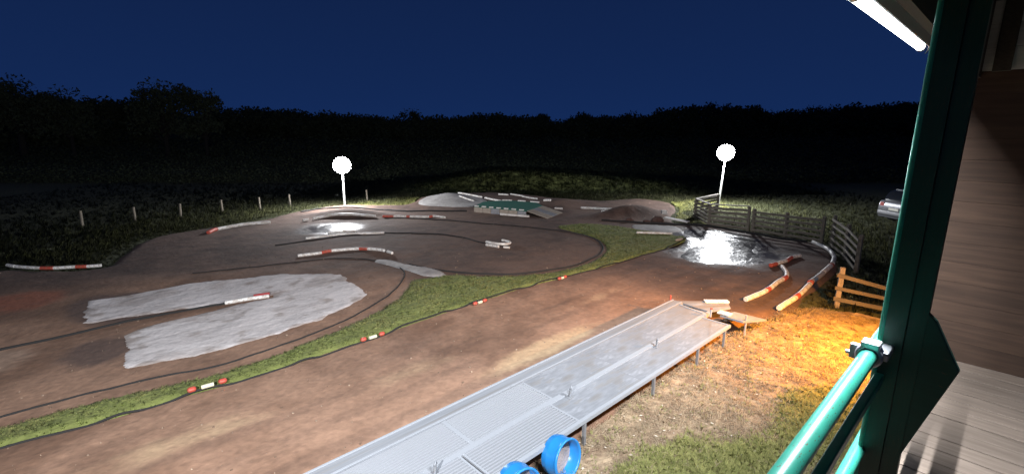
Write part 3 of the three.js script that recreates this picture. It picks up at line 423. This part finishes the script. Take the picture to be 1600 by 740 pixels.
for (const [label, x, z, s] of [['dark brown rock at the left foot of the dirt mound', 5.55, -21.95, 0.16], ['dark brown rock at the right foot of the dirt mound', 6.95, -22.15, 0.22], ['small dark rock in front of the dirt mound on wet concrete', 6.3, -21.75, 0.15]]) {
  const g = new THREE.IcosahedronGeometry(s, 3), p = g.attributes.position; for (let i = 0; i < p.count; i++) { const k = 0.75 + 0.5 * fbm(p.getX(i) * 9 + x, p.getY(i) * 9 + p.getZ(i) * 7, 3); p.setXYZ(i, p.getX(i) * k * 1.25, p.getY(i) * k * 0.8, p.getZ(i) * k); } g.computeVertexNormals(); g.translate(x, dirtY(x, z) + s * 0.25, z);
  tag(obj('rock', g, mat(0.09, 0.05, 0.04, 0.95, { bumpMap: bumpFine, bumpScale: 0.01 })), label, 'rock');
}
// worn carpet
{
  const cm = colourMap(768, 7.5, -11, -14, (x, z) => { const n = fbm(x * 1.4, z * 1.4, 4), a = x * 0.72 - z * 0.69, b = x * 0.69 + z * 0.72, w = fbm(a * 1.2, b * 11, 4), f = fbm(x * 22, z * 22, 2); let c = mix3([0.44, 0.4, 0.39], [0.8, 0.75, 0.735], clamp(n * 0.55 + w * 0.65 - 0.12 + (f - 0.5) * 0.3)); c = mix3(c, [0.26, 0.2, 0.17], ss(0.58, 0.74, fbm(x * 1.1 + 8, z * 1.1, 4)) * 0.35); const ed = nearest(CARPET, x, z)[0], mud = ss(0.56, 0.78, fbm(x * 3 + 2, z * 3, 4) * 0.9 + 0.3 * Math.exp(-ed * 9)); return mix3(c, [0.2, 0.145, 0.11], mud * 0.55); });
  const m = new S({ map: cm, roughness: 0.95, bumpMap: bumpDirt, bumpScale: 0.02 });
  const g = sheet(CARPET, 0.075, (x, z, d) => { const a = x * 0.72 - z * 0.69, b = x * 0.69 + z * 0.72; return dirtY(x, z) - 0.02 + (0.034 + 0.014 * (fbm(a * 1.1, b * 5, 3) - 0.4)) * ss(-0.01, 0.05, d); });
  tag(obj('worn_carpet', g, m), 'pale grey worn carpet laid in the left dirt loop', 'carpet');
}
// green topped jump
{
  const t = thing('table_jump', 'low timber jump with a green top and white edge dashes at the far end', 'jump', [0, 0, -25.5]);
  const top = [[-2.0, -24.75], [0.72, -23.3], [1.62, -25.0], [1.32, -26.2], [-0.35, -27.06], [-1.62, -26.4]].map(([x, z]) => [x, z + 25.5]), y = 0.34;
  const sh = new THREE.Shape(top.map(([x, z]) => new THREE.Vector2(x, -z)));
  const g = new THREE.ExtrudeGeometry(sh, { depth: 0.05, bevelEnabled: false }); g.rotateX(-Math.PI / 2); g.translate(0, y - 0.05, 0);
  obj('green_top', g, mat(0.012, 0.12, 0.085, 0.9, { bumpMap: bumpFine, bumpScale: 0.006 }), t);
  const A = V(-2.0, 0, 0.75), B = V(0.72, 0, 2.2), C = V(1.62, 0, 0.5);
  for (let i = 0; i < 6; i++) { const a = A.clone().lerp(B, i / 6 + 0.004), b = A.clone().lerp(B, (i + 1) / 6 - 0.004); a.y = b.y = 0.14; obj('front_board', beam(a, b, 0.03, 0.32), i % 3 === 2 ? mGalv : mTimber, t); }
  for (let i = 0; i < 7; i++) { const a = A.clone().lerp(B, (i + 0.12) / 7), b = A.clone().lerp(B, (i + 0.62) / 7); a.y = b.y = y + 0.025; obj('white_edge', beam(a, b, 0.1, 0.05), mWhitePipe, t); }
  for (const [s, e] of [[[-0.55, -1.45], [0.0, -1.35]], [[0.35, -1.2], [0.75, -1.0]], [[1.05, -0.85], [1.5, -0.55]]]) obj('white_edge', beam(V(s[0], y + 0.025, s[1]), V(e[0], y + 0.025, e[1]), 0.1, 0.05), mWhitePipe, t);
  obj('front_kerb', beam(V(-0.6, 0.1, 1.75), V(0.85, 0.1, 2.42), 0.09, 0.09), mWhitePipe, t);
  for (let i = 0; i < 3; i++) { const m = B.clone().lerp(C, (i + 0.5) / 3), o = V(0.88, 0, 0.47); obj('ramp_board', beam(V(m.x + 0.02, y - 0.02, m.z), V(m.x + o.x * 1.15, 0.05, m.z + o.z * 1.15), 0.62, 0.03), i === 1 ? mGalv : mTimber, t); }
  obj('side_board', beam(C.clone().setY(0.14), V(1.32, 0.14, -0.7), 0.03, 0.32), mTimber, t); obj('side_board', beam(A.clone().setY(0.14), V(-1.62, 0.14, -0.9), 0.03, 0.32), mTimber, t);
}

// ------------------------------------------------------------------ fences and posts
function fence(label, pts, h, rails, bh, capTop, gate) {
  const t = thing('timber_fence', label, 'fence', [pts[0][0], 0, pts[0][1]]);
  const L = pts.map(([x, z]) => [x - pts[0][0], z - pts[0][1]]);
  L.forEach(([x, z], i) => { const hp = Array.isArray(h) ? h[i] : h; const m = obj('post', box(0.11, hp + 0.25, 0.11, 0, (hp - 0.25) / 2 + 0.03, 0, 0.012), gate && i === 0 ? mTimber : mFence, t); m.position.set(x, 0, z); m.rotation.set(rr(-0.02, 0.02), rr(0, 1.5), rr(-0.03, 0.03)); });
  for (let i = 0; i < L.length - 1; i++) {
    const h0 = Array.isArray(h) ? h[i] : h, h1 = Array.isArray(h) ? h[i + 1] : h, d = V(L[i + 1][0] - L[i][0], 0, L[i + 1][1] - L[i][1]).normalize(), nx = -d.z * 0.07, nz = d.x * 0.07;
    for (let k = 0; k < rails; k++) {
      const s = (k + 0.45) / rails, o = rr(-0.015, 0.015); obj('rail', beam(V(L[i][0] + nx - d.x * 0.08, h0 * s + o, L[i][1] + nz - d.z * 0.08), V(L[i + 1][0] + nx + d.x * 0.05, h1 * s + rr(-0.02, 0.02), L[i + 1][1] + nz + d.z * 0.05), 0.028, bh * rr(0.9, 1.08)), mFence, t);
    }
    if (capTop) obj('top_rail', beam(V(L[i][0], h0 + 0.06, L[i][1]), V(L[i + 1][0], h1 + 0.06, L[i + 1][1]), 0.13, 0.04), mTimber, t);
  }
  return t;
}
fence('timber fence with a pale top rail wrapping the corner by the right floodlight', [[11.1, -25.3], [9.25, -23.55], [9.05, -21.35], [10.25, -20.15]], [0.85, 0.85, 0.9, 1.0], 5, 0.1, true);
fence('long low timber fence of close boards behind the puddle', [[10.4, -20.0], [11.2, -18.95], [11.95, -17.8]], [0.95, 0.95, 1.0], 5, 0.09, false);
fence('weathered fence panel of four rails at the bend behind the orange lane', [[11.95, -17.2], [11.35, -15.6], [10.6, -14.0]], [1.15, 1.12, 1.1], 5, 0.08, false);
fence('three rail timber fence beside the orange lit ground, with a pale gate post', [[8.1, -11.15], [9.0, -10.45], [10.0, -9.7], [11.2, -8.8]], [0.92, 0.72, 0.7, 0.7], 3, 0.09, false, true);
{
  const spots = [[-19.94, -21.56, 'leftmost'], [-18.37, -22.7, 'second from the left'], [-16.89, -23.78, 'third from the left'], [-15.59, -25.16, 'fourth from the left'], [-14.13, -26.25, 'fifth from the left'], [-12.98, -27.43, 'sixth from the left'], [-9.1, -29.55, 'last, behind the left floodlight']];
  const g = new THREE.CylinderGeometry(0.05, 0.055, 1.0, 9); g.translate(0, 0.12, 0); const p0 = new THREE.Mesh(g, mFence);
  spots.forEach(([x, z, w], i) => { const o = p0.clone(); o.name = numbered('fence_post'); o.castShadow = o.receiveShadow = true; o.position.set(x, 0, z); o.rotation.set(rr(-0.05, 0.05), rr(0, 3), rr(-0.05, 0.05)); scene.add(o); tag(o, 'grey wooden post in the dark grass along the left verge, ' + w, 'post', 'posts along the left verge'); });
}

// ------------------------------------------------------------------ floodlights
function floodlight(label, x, z, H, lean, turn) {
  const t = thing('floodlight', label, 'floodlight', [x, 0, z], turn, 'floodlights on poles behind the track');
  obj('pole', bar(V(-lean, -0.3, 0), V(0, H - 0.2, 0), 0.062, 14, 0.045), mat(0.5, 0.5, 0.5, 0.55), t);
  each('cross_arm', [bar(V(-0.3, H, -0.02), V(0.3, H, -0.02), 0.025, 10), bar(V(0, H - 0.32, -0.02), V(0, H + 0.32, -0.02), 0.025, 10)], mSteel, t);
  const hd = obj('lamp_head', new THREE.LatheGeometry([[0, -0.12], [0.2, -0.12], [0.4, -0.05], [0.46, 0.03], [0.475, 0.05], [0.47, 0.06], [0.46, 0.055], [0.42, 0.0], [0, -0.03]].map(([r, y]) => new THREE.Vector2(r, y)), 40).rotateX(Math.PI / 2), mLeg, t);
  hd.position.set(0, H, 0.12); hd.rotation.x = 0.16;
  const dome = (r) => new THREE.SphereGeometry(r * 1.6, 22, 6, 0, Math.PI * 2, 0, 0.67).translate(0, -r * 1.25, 0).rotateX(Math.PI / 2);
  for (const [n, q, r, e] of [[1, 0, 0.12, 16], [6, 0.185, 0.09, 16], [11, 0.315, 0.085, 5], [17, 0.425, 0.07, 0.42]]) for (let k = 0; k < n; k++) { const m = obj('lens', dome(r), glow(0.93, 0.96, 1, e), hd); m.position.set(Math.cos(k / n * 6.283 + q) * q, Math.sin(k / n * 6.283 + q) * q, q > 0.3 ? 0.055 : 0.02); }  // dim outer ring of lenses stands in for glare around the lamp
  const l = new THREE.PointLight(new THREE.Color(0.95, 0.97, 1), LAMP_LIGHT); l.position.set(0, H - 0.05, 0.5); l.shadow.radius = 14; l.castShadow = true; t.add(l);
}
floodlight('bright white floodlight on a pale pole at the far left of the track', -9.6, -26.95, 2.35, 0.02, 0.34);
floodlight('bright white floodlight on a pole behind the corner of the timber fence', 12.45, -27.94, 3.0, 0.14, -0.42);

// ------------------------------------------------------------------ parked car, mostly hidden by the green post
{
  const t = thing('parked_car', 'silver hatchback parked in the dark field behind the green post', 'car', [17.75, 0, -21.7], 0.12);
  const body = mat(0.15, 0.155, 0.17, 0.3, { metalness: 0.3 }), glass = mat(0.012, 0.014, 0.018, 0.08), W = 1.7;
  const prof = new THREE.Shape(); prof.moveTo(0.05, 0.28); prof.lineTo(0, 0.5); prof.bezierCurveTo(0, 0.75, 0.03, 0.9, 0.1, 0.96); prof.lineTo(1.2, 1.0); prof.lineTo(2.9, 0.96); prof.bezierCurveTo(3.5, 0.9, 3.9, 0.8, 4.0, 0.66); prof.lineTo(4.03, 0.34); prof.lineTo(3.9, 0.24); prof.lineTo(3.62, 0.24); prof.absarc(3.25, 0.28, 0.37, 0, Math.PI, false); prof.lineTo(1.15, 0.24); prof.absarc(0.78, 0.28, 0.37, 0, Math.PI, false); prof.lineTo(0.3, 0.24);
  const bg = new THREE.ExtrudeGeometry(prof, { depth: W - 0.1, bevelEnabled: true, bevelSize: 0.05, bevelThickness: 0.05, bevelSegments: 3, curveSegments: 14 }); bg.translate(0, 0, -W / 2 + 0.05); obj('body', bg, body, t);
  const cab = new THREE.Shape(); cab.moveTo(0.12, 0.98); cab.bezierCurveTo(0.2, 1.3, 0.35, 1.42, 0.6, 1.46); cab.lineTo(1.7, 1.48); cab.bezierCurveTo(2.2, 1.44, 2.6, 1.2, 2.95, 0.97);
  const cg = new THREE.ExtrudeGeometry(cab, { depth: W - 0.42, bevelEnabled: true, bevelSize: 0.03, bevelThickness: 0.08, bevelSegments: 3 }); cg.translate(0, 0, -(W - 0.42) / 2); obj('window', cg, glass, t);
  obj('roof', [box(1.35, 0.03, 1.24, 1.22, 1.505, 0, 0.012)], body, t);
  for (const zz of [0.76, -0.76]) for (const xx of [0.78, 3.25]) { const w = obj('wheel', new THREE.CylinderGeometry(0.3, 0.3, 0.2, 28).rotateX(Math.PI / 2).translate(xx, 0.3, zz), mBlack, t); obj('rim', new THREE.CylinderGeometry(0.19, 0.19, 0.21, 20).rotateX(Math.PI / 2).translate(xx, 0.3, zz), mSteel, w); }
  for (const zz of [0.66, -0.66]) { obj('tail_light', box(0.07, 0.22, 0.22, 0.0, 0.82, zz, 0.02), mat(0.4, 0.1, 0.1, 0.15), t); obj('headlight', box(0.12, 0.14, 0.3, 3.98, 0.68, zz, 0.03), mat(0.7, 0.7, 0.7, 0.1), t); }
  obj('bumper', box(0.14, 0.16, 1.6, -0.03, 0.46, 0, 0.04), mat(0.3, 0.3, 0.32, 0.3), t); obj('number_plate', box(0.02, 0.11, 0.5, -0.06, 0.66, 0), mat(0.7, 0.68, 0.6, 0.4), t);
  obj('mirror', box(0.12, 0.1, 0.16, 2.5, 1.02, 0.92, 0.03), body, t);
}

// ------------------------------------------------------------------ trees, wood and hill
const leafMat = mat(0.035, 0.045, 0.022, 0.9, { side: THREE.DoubleSide }), barkMat = mat(0.014, 0.012, 0.01, 0.95);
function leafCloud(n, lobes, size) {
  const pos = [], nor = [];
  for (let i = 0; i < n; i++) {
    const [lx, ly, lz, lr] = lobes[Math.floor(rnd() * lobes.length)]; let d = V(rr(-1, 1), rr(-0.75, 1), rr(-1, 1)); const q = Math.pow(rnd(), 0.35); d.normalize().multiplyScalar(lr * q * rr(0.85, 1.1));
    const c = V(lx + d.x * 1.15, ly + d.y, lz + d.z * 1.15), a = V(rr(-1, 1), rr(-1, 1), rr(-1, 1)).normalize(), b = V(rr(-1, 1), rr(-1, 1), rr(-1, 1)).cross(a).normalize(), s = size * rr(0.5, 1.2), n2 = a.clone().cross(b);
    const p1 = c.clone().addScaledVector(a, s), p2 = c.clone().addScaledVector(a, -s * 0.7).addScaledVector(b, s * 0.5), p3 = c.clone().addScaledVector(a, -s * 0.7).addScaledVector(b, -s * 0.5);
    for (const p of [p1, p2, p3]) { pos.push(p.x, p.y, p.z); nor.push(n2.x, n2.y, n2.z); }
  }
  const g = new THREE.BufferGeometry(); g.setAttribute('position', new THREE.Float32BufferAttribute(pos, 3)); g.setAttribute('normal', new THREE.Float32BufferAttribute(nor, 3)); g.setAttribute('uv', new THREE.Float32BufferAttribute(new Float32Array(pos.length / 3 * 2), 2)); return g;
}
function tree(label, x, z, H, R, n, squat = 0.6) {
  const t = thing('tree', label, 'tree', [x, groundY(x, z) - 0.1, z]), lobes = [], limbs = [bar(V(0, -0.3, 0), V(0.1, H * 0.45, 0), R * 0.075, 10, R * 0.05)];
  for (let i = 0; i < 15; i++) { const an = rr(0, 6.28), q = Math.sqrt(rnd()) * R * 0.72, yy = H * rr(0.42, 0.84), lr = R * rr(0.28, 0.42) * (yy / H > 0.72 ? 0.85 : 1); lobes.push([Math.cos(an) * q, Math.min(yy, H - lr), Math.sin(an) * q * squat, lr]); limbs.push(bar(V(0.1, H * rr(0.25, 0.45), 0), V(Math.cos(an) * q * 0.9, yy, Math.sin(an) * q * squat * 0.9), R * 0.03, 6, R * 0.01)); }
  lobes.push([0, H * 0.8, 0, H * 0.2]);
  obj('trunk', limbs, barkMat, t); obj('crown', leafCloud(n, lobes, 0.26), leafMat, t);
}
tree('big dark tree rising above the wood at the left edge of the sky', -61, -60, 11.3, 5.6, 5200); tree('dark tree on the right shoulder of the big left tree', -55.2, -60.5, 10.1, 3.4, 3000);
tree('dark flat topped tree standing alone against the sky on the left', -44.5, -62, 11.0, 4.2, 4600); tree('dark rounded tree sloping down right of the flat topped one', -39.6, -62.3, 10.0, 3.2, 3200);
tree('small thin dark tree poking above the far wood left of centre', -19.8, -95, 9.3, 2.4, 1500);
{
  const sky = [[-140, 11], [-103, 10.4], [-87, 10.2], [-78, 10.2], [-70, 9.5], [-59, 8.7], [-52, 8.0], [-43, 7.4], [-31, 6.7], [-18, 6.8], [-5, 6.8], [13, 6.4], [21, 6.7], [27, 7.2], [34, 8.1], [40, 8.6], [47, 8.2], [56, 8.1], [69, 8.7], [81, 9.1], [100, 9.8], [130, 10.5]];
  const top = (x) => { for (let i = 1; i < sky.length; i++) if (x <= sky[i][0]) { const t = (x - sky[i - 1][0]) / (sky[i][0] - sky[i - 1][0]); return sky[i - 1][1] + (sky[i][1] - sky[i - 1][1]) * clamp(t); } return sky[sky.length - 1][1]; };
  const N = 120, M = 14, pos = [], uv = [], ix = [];
  for (let j = 0; j <= M; j++) for (let i = 0; i <= N; i++) { const x = -230 + i / N * 470, zc = j / M, z = -97 - zc * 90, px = x * 100 / (97 + zc * 90); const y = (top(px) - 1.3 - 4.2) * (97 + zc * 90) / 100 + 4.2; pos.push(x, j === 0 ? -1 : Math.max(0, y * ss(0, 0.2, zc) * (1 - 0.25 * zc) + (fbm(x * 0.12, z * 0.12, 3) - 0.5) * 0.9), z); uv.push(x, z); }
  for (let j = 0; j < M; j++) for (let i = 0; i < N; i++) { const a = j * (N + 1) + i; ix.push(a, a + 1, a + N + 1, a + 1, a + N + 2, a + N + 1); }
  const g = new THREE.BufferGeometry(); g.setAttribute('position', new THREE.Float32BufferAttribute(pos, 3)); g.setAttribute('uv', new THREE.Float32BufferAttribute(uv, 2)); g.setIndex(ix.reverse()); g.computeVertexNormals();
  struct('hills', g, mField, 'dark wooded rise behind the field');
  const clump = leafCloud(46, [[0, 0, 0, 1]], 0.34), mm = [];
  for (let i = 0; i < 5200; i++) {
    const x = rr(-120, 125), near = x < -57, z = near ? rr(-70, -80) : rr(-88, -104), k = -z / 100, px = x / k, h = 4.2 + (top(px) - 4.2) * k + (fbm(x * 0.35, 3, 3) - 0.62) * 2.4, y = h * Math.pow(rnd(), 0.45), s = rr(0.7, 1.25);
    mm.push(new THREE.Matrix4().compose(V(x, y, z), new THREE.Quaternion().setFromEuler(new THREE.Euler(0, rr(0, 6.28), 0)), V(s * 1.2, s, s * 1.2)));
  }
  const im = new THREE.InstancedMesh(clump, leafMat, mm.length); mm.forEach((m, i) => im.setMatrixAt(i, m)); im.name = 'wood'; im.userData = { kind: 'stuff', label: 'dark far wood and scrub along the horizon under the night sky', category: 'wood' }; scene.add(im);
  const low = leafCloud(70, [[0, 0, 0, 1]], 0.13), sm = [];  // low scrub added so the open field stays dark
  for (let i = 0; i < 9000; i++) {
    const z = -40.5 - 50 * Math.pow(rnd(), 1.1), x = rr(-1.3, 1.1) * -z, y = rr(-0.1, 0.5) + 2.2 * ss(-48, -80, z) * rnd(), q = rr(0.6, 1.1) * (1 + ss(-46, -80, z) * 0.9); if (x > -11 && x < 19 && z > -46) continue;
    sm.push(new THREE.Matrix4().compose(V(x, y, z), new THREE.Quaternion().setFromEuler(new THREE.Euler(0, rr(0, 6.28), 0)), V(q * 1.3, q * 0.7, q * 1.3)));
  }
  const is = new THREE.InstancedMesh(low, leafMat, sm.length); sm.forEach((m, i) => is.setMatrixAt(i, m)); is.name = 'scrub'; is.userData = { kind: 'stuff', label: 'dark low scrub added to darken the field in front of the wood', category: 'scrub' }; scene.add(is);
}

// ------------------------------------------------------------------ grass
function tuftGeo(blades, h, spread, w) {
  const pos = [], nor = [];
  for (let i = 0; i < blades; i++) {
    const an = rr(0, 6.28), bx = Math.cos(an) * spread * rr(0.1, 0.6), bz = Math.sin(an) * spread * rr(0.1, 0.6), lean = rr(0.15, 0.95) * spread * 1.3, hh = h * rr(0.55, 1.1), tx = bx + Math.cos(an) * lean, tz = bz + Math.sin(an) * lean, px = -Math.sin(an) * w, pz = Math.cos(an) * w;
    const mx = bx + Math.cos(an) * lean * 0.35, mz = bz + Math.sin(an) * lean * 0.35, my = hh * 0.62;
    const A = [bx - px, -0.01, bz - pz], B = [bx + px, -0.01, bz + pz], C = [mx + px * 0.8, my, mz + pz * 0.8], D = [mx - px * 0.8, my, mz - pz * 0.8], E = [tx, hh, tz];
    for (const q of [A, B, C, A, C, D, D, C, E]) { pos.push(...q); nor.push(Math.cos(an) * 0.5, 0.8, Math.sin(an) * 0.5); }
  }
  const g = new THREE.BufferGeometry(); g.setAttribute('position', new THREE.Float32BufferAttribute(pos, 3)); g.setAttribute('normal', new THREE.Float32BufferAttribute(nor, 3)); g.setAttribute('uv', new THREE.Float32BufferAttribute(new Float32Array(pos.length / 3 * 2), 2)); return g;
}
const mBlade = new S({ color: 0xffffff, roughness: 0.85, side: THREE.DoubleSide });
function scatter(name, label, geo, n, pick) {
  const mm = [], cc = [];
  for (let i = 0, tries = 0; i < n && tries < n * 12; tries++) { const r = pick(); if (!r) continue; const [x, y, z, s, c] = r; mm.push(new THREE.Matrix4().compose(V(x, y, z), new THREE.Quaternion().setFromEuler(new THREE.Euler(rr(-0.2, 0.2), rr(0, 6.28), rr(-0.2, 0.2))), V(s, s * rr(0.7, 1.2), s))); cc.push(c); i++; }
  const im = new THREE.InstancedMesh(geo, mBlade, mm.length), col = new THREE.Color(); mm.forEach((m, i) => { im.setMatrixAt(i, m); im.setColorAt(i, col.setRGB(...cc[i])); });
  im.name = numbered(name); im.castShadow = im.receiveShadow = true; im.userData = { kind: 'stuff', label, category: 'grass' }; scene.add(im);
}
scatter('grass', 'short green grass blades on the infield strip', tuftGeo(7, 0.022, 0.05, 0.0035), 9000, () => {
  const x = rr(-8.6, 6.9), z = rr(-21.4, -4.4); if (!inside(INFIELD, x, z)) return null; const d = nearest(INFIELD, x, z)[0]; if (rnd() > ss(0, 0.08, d) * 0.8 + 0.2) return null;
  const n = fbm(x * 1.3, z * 1.3, 4); if (n < 0.36 && rnd() < 0.6) return null; const dry = ss(0.4, 0.8, fbm(x * 2 + 30, z * 2, 3) * 0.8 + rnd() * 0.25); return [x, inY(x, z, d) - 0.005, z, rr(0.7, 1.35), mix3([0.31, 0.37, 0.095], [0.48, 0.45, 0.16], dry)];
});
scatter('grass', 'short grass blades, painted brighter, on the lit verges by the floodlights', tuftGeo(7, 0.06, 0.07, 0.006), 9000, () => {
  const o = LIT_GRASS[rnd() < 0.45 ? 0 : 1], x = rr(-9.5, 12.7), z = rr(-31, -21.4); if (!inside(o, x, z)) return null; return [x, Math.max(groundY(x, z), inside(DIRT, x, z) ? dirtY(x, z) : -1) + 0.04, z, rr(0.6, 1.3), mix3([0.24, 0.27, 0.06], [0.46, 0.42, 0.14], rnd())];
});
const onLit = (x, z) => !inside(DIRT, x, z) && !inside(STRAW, x, z);
scatter('straw', 'dry straw tufts trodden flat in front of the stand', tuftGeo(8, 0.035, 0.1, 0.0036), 26000, () => {
  const a = rr(-1, 13), b = rr(-3.7, 0.6), [x, z] = P(a, b); if (!inside(STRAW, x, z)) return null; const [g, m] = strawAt(x, z); if (rnd() < g * 0.75) return null; if (fbm(x * 3, z * 3, 3) < 0.42 && rnd() < 0.75) return null;
  return [x, strawY(x, z) - 0.004, z, rr(0.5, 1.25), mix3([0.3, 0.215, 0.13], [0.52, 0.41, 0.27], rnd())];
});
scatter('grass', 'green grass growing through the straw beside the walkway', tuftGeo(8, 0.06, 0.07, 0.004), 9000, () => {
  const a = rr(2, 12), b = rr(-3.6, 0.4), [x, z] = P(a, b); if (!inside(STRAW, x, z)) return null; const [g] = strawAt(x, z); if (rnd() > g * 0.9 + 0.02) return null;
  return [x, strawY(x, z) - 0.004, z, rr(0.6, 1.3), mix3([0.2, 0.225, 0.055], [0.46, 0.44, 0.15], rnd())];
});
scatter('dead_leaves', 'pale flecks of dead leaf and chaff on the straw', new THREE.CircleGeometry(0.018, 5).scale(1, 0.55, 1).rotateX(-1.35), 700, () => { const a = rr(1, 12), b = rr(-3.7, 0.3), [x, z] = P(a, b); if (!inside(STRAW, x, z)) return null; return [x, strawY(x, z) + 0.025, z, rr(0.5, 1.6), mix3([0.4, 0.3, 0.2], [0.68, 0.6, 0.5], rnd())]; });
{
  const g = new THREE.IcosahedronGeometry(0.016, 0).scale(1.2, 0.6, 1), mm = [], cc = [];
  for (let i = 0; i < 1500; i++) { const x = rr(-9, 8), z = rr(-17, -3.5); if (!inside(DIRT, x, z) || inside(INFIELD, x, z) || inside(CARPET, x, z) || inside(PUD1, x, z)) continue; const k = Math.pow(rnd(), 2.2) * 1.1 + 0.35; mm.push(new THREE.Matrix4().compose(V(x, dirtY(x, z) + 0.003, z), new THREE.Quaternion().setFromEuler(new THREE.Euler(rnd(), rr(0, 6.28), rnd())), V(k, k, k))); cc.push(mix3([0.12, 0.075, 0.05], [0.32, 0.23, 0.165], rnd() ** 1.5)); }
  const im = new THREE.InstancedMesh(g, new S({ color: 0xffffff, roughness: 0.95 }), mm.length), col = new THREE.Color(); mm.forEach((m, i) => { im.setMatrixAt(i, m); im.setColorAt(i, col.setRGB(...cc[i])); });
  im.name = 'gravel'; im.userData = { kind: 'stuff', label: 'loose stones and crumbs of earth on the dirt track', category: 'gravel' }; scene.add(im);
}
scatter('grass', 'rough grass of the dark verge and field round the track', tuftGeo(7, 0.22, 0.12, 0.008), 42000, () => {
  const x = rr(-34, 24), z = rr(-40, -8); if (!onLit(x, z) || (x > -7 && x < 5 && z > -27)) return null;
  const n = fbm(x * 0.6, z * 0.6, 3), dd = nearest(DIRT, x, z)[0], near = 1 - ss(0, 1.2, dd); if (rnd() > Math.exp(-dd / 4) + 0.05) return null; return [x, groundY(x, z) - 0.02, z, rr(0.5, 1.3) * (1 - 0.55 * near), mix3([0.045, 0.056, 0.018], [0.14, 0.142, 0.05], clamp(n * 0.7 + rnd() * 0.45))];
});
scatter('grass', 'tall grass on the low bank behind the far end of the track', tuftGeo(7, 0.24, 0.22, 0.012), 15000, () => { const x = rr(-14, 22), z = rr(-45, -32.5); if (inside(DIRT, x, z)) return null; return [x, groundY(x, z) - 0.02, z, rr(0.5, 1.25), mix3([0.045, 0.07, 0.024], [0.12, 0.145, 0.05], rnd())]; });

// every light and mesh casts and takes shadows
scene.traverse((o) => { if (o.isMesh) o.castShadow = o.receiveShadow = true; });
renderer.render(scene, camera);
